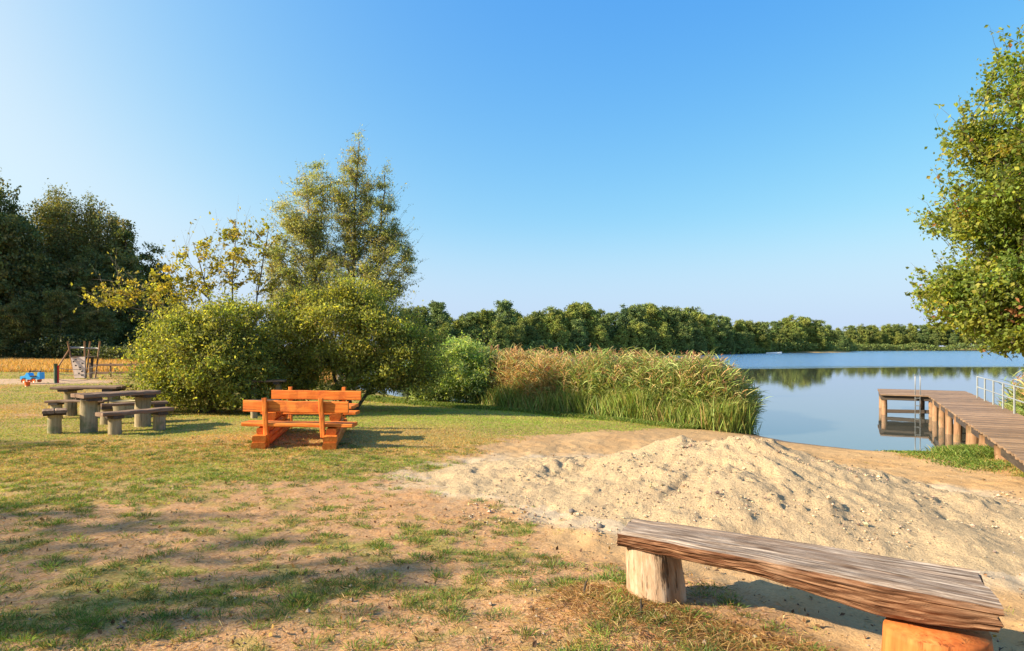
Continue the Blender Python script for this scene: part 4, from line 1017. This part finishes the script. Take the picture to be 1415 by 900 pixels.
log_furniture('picnic_bench', 'dark bench in the gap between the bushes', 'bench', -5.85, 15.35, math.radians(4), .75, .26, .44, 1, .08, .45, .05, mat='dark_wood')
# thick round stump behind the table
x, y = wx(172, 15.2), 15.2
mb = MB(); z = gzs(x, y); bar(mb, (x, y, z - .05), (x, y, z + .40), prof_circle(.31, 22, None, 9), up=(0, 1, 0), nseg=5, jit=.006)
o = mb.build('round_stump', M['log'], None, True, origin=(x, y, z)); tag(o, 'thick pale round stump showing behind the nearest table', 'stump')

# ------------------------------------------------------------------ playground
def playground():
    d = 34.0; x0 = wx(116, d); z0 = gzs(x0, d)
    root = thing('climbing_frame', 'wooden climbing tower with leaning posts and a pale holed climbing panel', 'climbing frame', (x0, d, z0))
    def T(x, y, z): return np.array([x0 + x, d + y, z0 + z])
    feet = [(-.30, -.3), (.28, -.3), (-.22, .5), (.42, .4)]; tops = [(-.62, -.55), (.30, -.4), (-.10, .75), (.72, .4)]
    for (a, b_), (c, e) in zip(feet, tops):
        mb = MB(); bar(mb, T(a, b_, -.1), T(c, e, 2.12), prof_circle(.05, 10), up=(0, 1, 0), nseg=6, jit=.004); mb.build('post', M['pile'], root, True)
    mb = MB(); bar(mb, T(.02, -.40, .05), T(-.03, -.48, 1.22), prof_rect(.62, .04, .005) * [1, 1], up=(0, -1, 0), nseg=4, taper=1.35)
    pan = mb.build('climbing_panel', M['panel'], root)
    rg = np.random.RandomState(4)
    for k in range(9):
        hxx = rg.uniform(-.2, .2); hz = .2 + k * .11
        mb = MB(); c = T(hxx * (1 + k * .05), -.45 - .01 * k, hz); bar(mb, c, c + [0, -.05, 0], prof_circle(.042, 8), nseg=1); mb.build('hold', M['black'], pan, True)
    mb = MB(); bar(mb, T(-.45, -.35, 1.24), T(.5, .3, 1.24), prof_rect(.75, .05, .005), nseg=2); mb.build('platform', M['grey_wood'], root)
    for p0, p1 in ((T(-.62, -.5, 1.72), T(.62, .3, 1.72)), (T(-.5, -.45, 1.78), T(.30, -.42, 1.76)), (T(-.24, .65, 1.7), T(.68, .38, 1.7))):
        mb = MB(); bar(mb, p0, p1, prof_circle(.03, 8), nseg=3); mb.build('rail', M['metal'], root, True)
    mb = MB(); bar(mb, T(-.58, -.5, 1.62), T(-1.02, -.9, .55), prof_circle(.04, 8), nseg=3); mb.build('slanting_pole', M['pile'], root, True)
    mb = MB(); bar(mb, T(.35, .1, 0), T(.45, .1, 1.2), prof_rect(.16, .05), up=(0, 1, 0), nseg=3); mb.build('ladder_board', M['dark_wood'], root)
    root.scale = (.86, .86, .92)
    # post with ropes
    xp, dp = wx(77, 29.5), 29.5; zp = gzs(xp, dp)
    root = thing('rope_post', 'lone dark green post with ropes beside the climbing tower', 'post', (xp, dp, zp))
    mb = MB(); bar(mb, (xp, dp, zp - .1), (xp, dp, zp + .88), prof_circle(.075, 10), up=(0, 1, 0), nseg=4); mb.build('post_shaft', m_flat('green_post', (.06, .10, .05), .7), root, True)
    mb = MB(); bar(mb, (xp + .1, dp + .02, zp - .1), (xp + .1, dp + .02, zp + .80), prof_circle(.035, 8), up=(0, 1, 0), nseg=4); mb.build('red_stake', M['red'], root, True)
    for zz, ze in ((.68, .75), (.42, .5), (.16, .2)):
        mb = MB(); pts = [np.array([xp + .1 + (1.05) * t_, dp + 1.2 * t_, zp + zz + (ze - zz) * t_ - .12 * 4 * t_ * (1 - t_)]) for t_ in np.linspace(0, 1, 8)]
        tube(mb, pts, .014, 5); mb.build('rope', M['rope'], root, True)
    # blue spring toy
    xb, db = wx(45, 29.0), 29.0; zb = gzs(xb, db) + .02
    root = thing('spring_rider', 'bright blue toy car rider with orange wheels on the playground sand', 'play rider', (xb, db, zb))
    def B(x, y, z): return np.array([xb + x, db + y, zb + z])
    mb = MB()
    side = [(-.44, .16), (-.44, .30), (-.24, .34), (-.16, .46), (-.10, .46), (-.02, .30), (.16, .28), (.30, .30), (.34, .48), (.42, .48), (.43, .18), (.30, .16), (.24, .24), (.08, .24), (.02, .16), (-.14, .16), (-.2, .24), (-.32, .24), (-.38, .16)]
    n = len(side); V = [B(a, y, h) for y in (-.16, .16) for a, h in side]
    f = [list(range(n))[::-1], [n + i for i in range(n)]]
    mb.add(V, [np.array(f), np.array([(i, (i + 1) % n, n + (i + 1) % n, n + i) for i in range(n)])]); mb.build('body', M['blue'], root)
    for wx_ in (-.27, .17):
        for wy in (-.19, .19):
            mb = MB(); bar(mb, B(wx_, wy - .03, .11), B(wx_, wy + .03, .11), prof_circle(.085, 14), nseg=1); mb.build('wheel', M['orange_paint'], root, True)
    mb = MB(); bar(mb, B(-.14, 0, .53), B(.36, 0, .53), prof_circle(.025, 8), nseg=2); bar(mb, B(-.13, 0, .44), B(-.13, 0, .53), prof_circle(.02, 8), up=(0, 1, 0), nseg=1); bar(mb, B(.36, 0, .44), B(.36, 0, .53), prof_circle(.02, 8), up=(0, 1, 0), nseg=1)
    mb.build('handle', M['black'], root, True)
    mb = MB(); bar(mb, B(.02, -.12, .31), B(.28, -.12, .31), prof_rect(.16, .05), nseg=1); mb.build('seat', M['black'], root)
    # small orange bucket near it
    xb2, db2 = wx(38, 27.0), 27.0; z2 = gzs(xb2, db2)
    mb = MB(); pts = [(xb2, db2, z2), (xb2, db2, z2 + .11), (xb2, db2, z2 + .22)]
    bar(mb, (xb2, db2, z2), (xb2, db2, z2 + .2), prof_circle(.085, 14), up=(0, 1, 0), nseg=3, taper=1.3)
    tag(mb.build('toy_bucket', M['orange_paint'], None, True, origin=(xb2, db2, z2)), 'small orange toy bucket lying in front of the blue rider', 'toy')
    # rail fence right of the tower
    xf_, df = wx(150, 36), 36.0; zf = gzs(xf_, df)
    root = thing('rail_fence', 'low two rail wooden fence between the climbing tower and the bushes', 'fence', (xf_, df, zf))
    for k in range(4):
        xx = wx(124, 36) + k * 1.15
        mb = MB(); bar(mb, (xx, df, zf - .1), (xx, df, zf + .78), prof_circle(.05, 8), up=(0, 1, 0), nseg=3); mb.build('post', M['grey_wood'], root, True)
    for zz in (.22, .66):
        mb = MB(); bar(mb, (wx(124, 36), df - .06, zf + zz), (wx(124, 36) + 3.5, df - .06, zf + zz + .02), prof_rect(.05, .12, .01), nseg=8, jit=.006); mb.build('rail', M['grey_wood'], root)
playground()

# ------------------------------------------------------------------ jetty
def jetty():
    O = np.array([7.4, 9.45]); U = np.array([.468, .884]); Vv = np.array([.884, -.468]); dz = 0.0
    def T(u, v, z): return np.array([*(O + U * u + Vv * v), z])
    root = thing('jetty', 'wooden plank jetty on round piles reaching into the lake with an end platform', 'jetty', tuple(T(5, .6, WZ)))
    rg = np.random.RandomState(6)
    mb = MB(); u = -3.0
    while u < 13.35:
        w = .135 * rg.uniform(.96, 1.04); e0, e1 = rg.uniform(-.02, .02, 2); z = dz - .02 + rg.uniform(-.003, .003)
        bar(mb, T(u, -.06 + e0, z), T(u + rg.uniform(-.006, .006), 1.28 + e1, z), prof_rect(w - .014, .04, .004), nseg=2, jit=.0015, col=(1., .98, .95) * np.array(rg.uniform(.62, 1.25)))
        u += w
    while u < 16.6:
        w = .135 * rg.uniform(.96, 1.04); e0, e1 = rg.uniform(-.015, .015, 2); z = dz - .02 + rg.uniform(-.003, .003)
        bar(mb, T(u, -1.42 + e0, z), T(u, 1.32 + e1, z), prof_rect(w - .014, .04, .004), nseg=3, jit=.0015, col=(1., .98, .95) * np.array(rg.uniform(.62, 1.25)))
        u += w
    mb.build('deck', M['deck'], root)
    for v in (.02, 1.18):
        mb = MB(); bar(mb, T(-2.9, v, dz - .125), T(13.4, v, dz - .125), prof_rect(.07, .16, .008), nseg=20, jit=.003); mb.build('beam', M['dark_wood'], root)
    mb = MB(); bar(mb, T(13.45, -1.38, dz - .12), T(13.45, 1.26, dz - .12), prof_rect(.08, .15, .008), nseg=4, jit=.003); mb.build('beam', M['dark_wood'], root)
    mb = MB(); bar(mb, T(16.5, -1.38, dz - .12), T(16.5, 1.26, dz - .12), prof_rect(.08, .15, .008), nseg=4, jit=.003); mb.build('beam', M['dark_wood'], root)
    for v in (-1.36, 1.24):
        mb = MB(); bar(mb, T(13.5, v, dz - .12), T(16.45, v, dz - .12), prof_rect(.07, .15, .008), nseg=4, jit=.003); mb.build('beam', M['dark_wood'], root)
    mb = MB(); bar(mb, T(13.5, -1.3, WZ + .12), T(13.5, .1, WZ + .16), prof_rect(.06, .12, .008), nseg=4, jit=.003); mb.build('brace', M['dark_wood'], root)
    for u, v in [(1.6, .03), (3.1, .03), (4.75, .03), (7.1, .03), (8.7, .03), (10.3, .03), (12.1, .03), (1.6, 1.17), (4.75, 1.17), (7.1, 1.17), (8.7, 1.17), (10.3, 1.17), (12.1, 1.17),
                 (13.52, -1.3), (13.52, .05), (13.52, 1.2), (16.4, -1.3), (16.4, 0), (16.4, 1.2)]:
        p = T(u, v, 0); r = .085 if u > 5 else .12
        mb = MB(); bar(mb, (p[0], p[1], min(gzs(p[0], p[1]), WZ) - .5), (p[0], p[1], dz - .05), prof_circle(r, 12, None, int(u * 10)), up=(0, 1, 0), nseg=6, jit=.006)
        mb.build('pile', M['pile'], root, True)
    # railing
    M['rail'] = m_flat('pale_rail_paint', (.28, .31, .31), .5, .4, .2, .12)
    rr = thing('jetty_railing', 'thin pale metal railing along the right side of the jetty', 'railing', tuple(T(8, 1.22, dz)))
    us = [12.9, 11.55, 10.2, 8.85, 7.5, 6.15, 4.8]
    for u in us:
        mb = MB(); bar(mb, T(u, 1.2, dz - .0), T(u, 1.2, dz + .66), prof_rect(.036, .036, .005), up=(0, 1, 0), nseg=1); mb.build('post', M['rail'], rr)
    for z in (.66, .34):
        mb = MB(); bar(mb, T(4.8, 1.2, z), T(12.95, 1.2, z), prof_circle(.017, 8), nseg=6); mb.build('rail', M['rail'], rr, True)
    # ladder
    lx = T(13.33, -.16, 0); l2 = T(13.33, .0 - .16 + .0, 0)
    lr = thing('swimming_ladder', 'slim metal bathing ladder rising from the water at the jetty corner', 'ladder', (lx[0], lx[1], WZ))
    for v in (-.42, -.28 + .0):
        mb = MB(); tube(mb, [T(13.34, v, WZ - .7), T(13.34, v, .2), T(13.34, v, .60), T(13.40, v, .67), T(13.50, v, .64)], .016, 8); mb.build('handrail', M['metal'], lr, True)
    for z in (-1.1, -.85, -.6, -.35, -.1):
        mb = MB(); bar(mb, T(13.34, -.42, z), T(13.34, -.28, z), prof_rect(.05, .025, .004), nseg=1); mb.build('rung', M['metal'], lr)
jetty()

# ------------------------------------------------------------------ small things on the water and the lawn
d = 200.; x = wx(1008, d)
root = thing('buoy', 'small red buoy floating off the reed end', 'buoy', (x, d, WZ))
mb = MB(); tube(mb, [(x, d, WZ - .2), (x, d, WZ + .1), (x, d, WZ + .7), (x, d, WZ + .95)], [.35, .5, .42, .1], 12); mb.build('float', M['red'], root, True)
mb = MB(); tube(mb, [(x, d, WZ + .9), (x, d, WZ + 1.5)], .07, 6); mb.build('mast', M['white'], root, True)
for px, d, lab in ((1066, 205., 'small white rowing boat moored by the far shore, left one'), (1073, 212., 'small white rowing boat moored by the far shore, right one')):
    x = wx(px, d); root = thing('rowing_boat', lab, 'boat', (x, d, WZ), 'moored boats')
    mb = MB(); st = []
    for t_ in np.linspace(0, 1, 9):
        w = .62 * math.sin(min(1, t_ * 1.5 + .35) * PI * .5) * (1 - max(0, t_ - .55) ** 1.6 * 3.1); w = max(w, .03); zt = .42 + .16 * t_ ** 2
        st.append([(x - 1.6 + 3.3 * t_, d + s_ * w * q, WZ + h) for s_, q, h in ((-1, 1, zt), (-1, .75, .05), (0, 0, -.08), (1, .75, .05), (1, 1, zt))])
    V = np.array(st).reshape(-1, 3); fs = [(a * 5 + b, a * 5 + b + 1, a * 5 + b + 6, a * 5 + b + 5) for a in range(8) for b in range(4)]
    mb.add(V, [np.array(fs), np.array([[0, 1, 2, 3, 4]])]); mb.build('hull', M['white'], root, False)
    for q in (.35, .62):
        mb = MB(); bar(mb, (x - 1.6 + 3.3 * q, d - .45, WZ + .3), (x - 1.6 + 3.3 * q, d + .45, WZ + .3), prof_rect(.22, .04), nseg=1); mb.build('thwart', M['grey_wood'], root)
def twig(px, py, label, h, seed, lean):
    d = 1.65 * 900 / (py - 479); x = wx(px, d); z = gzs(x, d)
    mb = MB(); rg = np.random.RandomState(seed)
    p = np.array([(x, d, z - .02), (x + lean * .3, d, z + h * .4), (x + lean * .6, d + .01, z + h * .75), (x + lean, d, z + h)]); tube(mb, p, [.009, .008, .006, .003], 6)
    tube(mb, [p[1], p[1] + [-lean * .5 + .02, .01, h * .3]], [.005, .002], 5)
    tag(mb.build('twig', M['bark'], None, True, origin=(x, d, z)), label, 'twig')
twig(806, 838, 'crooked dry twig sticking out of the soil left of the pale stump', .10, 1, .03)
twig(886, 872, 'short dark stick upright in the soil below the pale stump', .09, 2, .0)
rg = np.random.RandomState(2)
for px, py, lab in ((790, 703, 'dark stone at the left toe of the sand heap'), (829, 724, 'small grey stone near the left end of the log bench')):
    d = 1.65 * 900 / (py - 479); x = wx(px, d); h_, h0 = heap(np.array([x]), np.array([d])); z = gzs(x, d) + (float(h_[0]) - .03 if h0[0] > .005 else 0)
    mb = MB(); tube(mb, [(x, d, z - .02), (x, d, z), (x, d, z + .02), (x + .005, d, z + .032)], [.02, .035, .028, .006], 9)
    tag(mb.build('stone', m_flat('grey_stone', (.16, .14, .12), .9, .2), None, True, origin=(x, d, z)), lab, 'stone')

# ------------------------------------------------------------------ light, sky, camera
el = math.radians(27); az = math.atan2(-.97, -.22)       # direction to the sun: left, a little behind
sd = Vector((math.sin(az) * math.cos(el), math.cos(az) * math.cos(el), math.sin(el)))
w = bpy.data.worlds.new('World'); SC.world = w; w.use_nodes = True
nt = w.node_tree; bg = nt.nodes['Background']
sky = nt.nodes.new('ShaderNodeTexSky'); sky.sky_type = 'NISHITA'; sky.sun_disc = False
EXPO = 1.32
sky.sun_elevation = el; sky.sun_rotation = az; sky.altitude = 0; sky.air_density = .4; sky.dust_density = 3.5; sky.ozone_density = 1.0
sep = nt.nodes.new('ShaderNodeSeparateColor'); cmb = nt.nodes.new('ShaderNodeCombineColor'); nt.links.new(sky.outputs[0], sep.inputs[0])
BG = .12
for i, (g_, k_, mx_) in enumerate(((1.75, .275, .70), (.92, .465, .91), (.24, .84, 1.05))):      # grade of the clear sky: deep azure away from the sun, pale towards it
    pw = nt.nodes.new('ShaderNodeMath'); pw.operation = 'POWER'; nt.links.new(sep.outputs[i], pw.inputs[0]); pw.inputs[1].default_value = g_
    ml = nt.nodes.new('ShaderNodeMath'); ml.operation = 'MULTIPLY'; nt.links.new(pw.outputs[0], ml.inputs[0]); ml.inputs[1].default_value = k_
    mn = nt.nodes.new('ShaderNodeMath'); mn.operation = 'SMOOTH_MIN'; mn.inputs[2].default_value = .45; nt.links.new(ml.outputs[0], mn.inputs[0]); mn.inputs[1].default_value = mx_
    sc_ = nt.nodes.new('ShaderNodeMath'); sc_.operation = 'MULTIPLY'; nt.links.new(mn.outputs[0], sc_.inputs[0]); sc_.inputs[1].default_value = 1 / (2 ** EXPO) / BG
    nt.links.new(sc_.outputs[0], cmb.inputs[i])
# pale haze low over the horizon
tc = nt.nodes.new('ShaderNodeTexCoord'); sx = nt.nodes.new('ShaderNodeSeparateXYZ'); nt.links.new(tc.outputs['Generated'], sx.inputs[0])
mr = nt.nodes.new('ShaderNodeMapRange'); mr.interpolation_type = 'SMOOTHSTEP'; mr.inputs[1].default_value = -.02; mr.inputs[2].default_value = .20; mr.inputs[3].default_value = .95; mr.inputs[4].default_value = 0
nt.links.new(sx.outputs[2], mr.inputs[0])
hz = nt.nodes.new('ShaderNodeMix'); hz.data_type = 'RGBA'; nt.links.new(mr.outputs[0], hz.inputs[0]); nt.links.new(cmb.outputs[0], hz.inputs[6])
hz.inputs[7].default_value = (*(q / (2 ** EXPO) / BG for q in (.66, .78, .95)), 1)
nt.links.new(hz.outputs[2], bg.inputs['Color']); bg.inputs['Strength'].default_value = BG
L = bpy.data.lights.new('sun', 'SUN'); L.energy = 5.0; L.angle = math.radians(.55); L.color = (1, .83, .62)
lo = bpy.data.objects.new('sun', L); COL.objects.link(lo); lo.rotation_euler = (-sd).to_track_quat('-Z', 'Y').to_euler(); lo.location = (-20, -6, 20)
cam = bpy.data.cameras.new('camera'); cam.sensor_width = 36; cam.lens = 36 * F; cam.shift_y = (479 - 450) / 1415.; cam.clip_start = .1; cam.clip_end = 5000
co = bpy.data.objects.new('camera', cam); COL.objects.link(co); co.location = (0, 0, CAMZ); co.rotation_euler = (PI / 2, 0, 0)
SC.camera = co
SC.view_settings.view_transform = 'Standard'; SC.view_settings.look = 'None'; SC.view_settings.gamma = 1; SC.view_settings.use_curve_mapping = False
SC.view_settings.exposure = EXPO
SC.cycles.max_bounces = 6; SC.cycles.transparent_max_bounces = 4; SC.cycles.diffuse_bounces = 3; SC.cycles.use_denoising = True
for o in SC.objects:
    if '_used' in o: del o['_used']
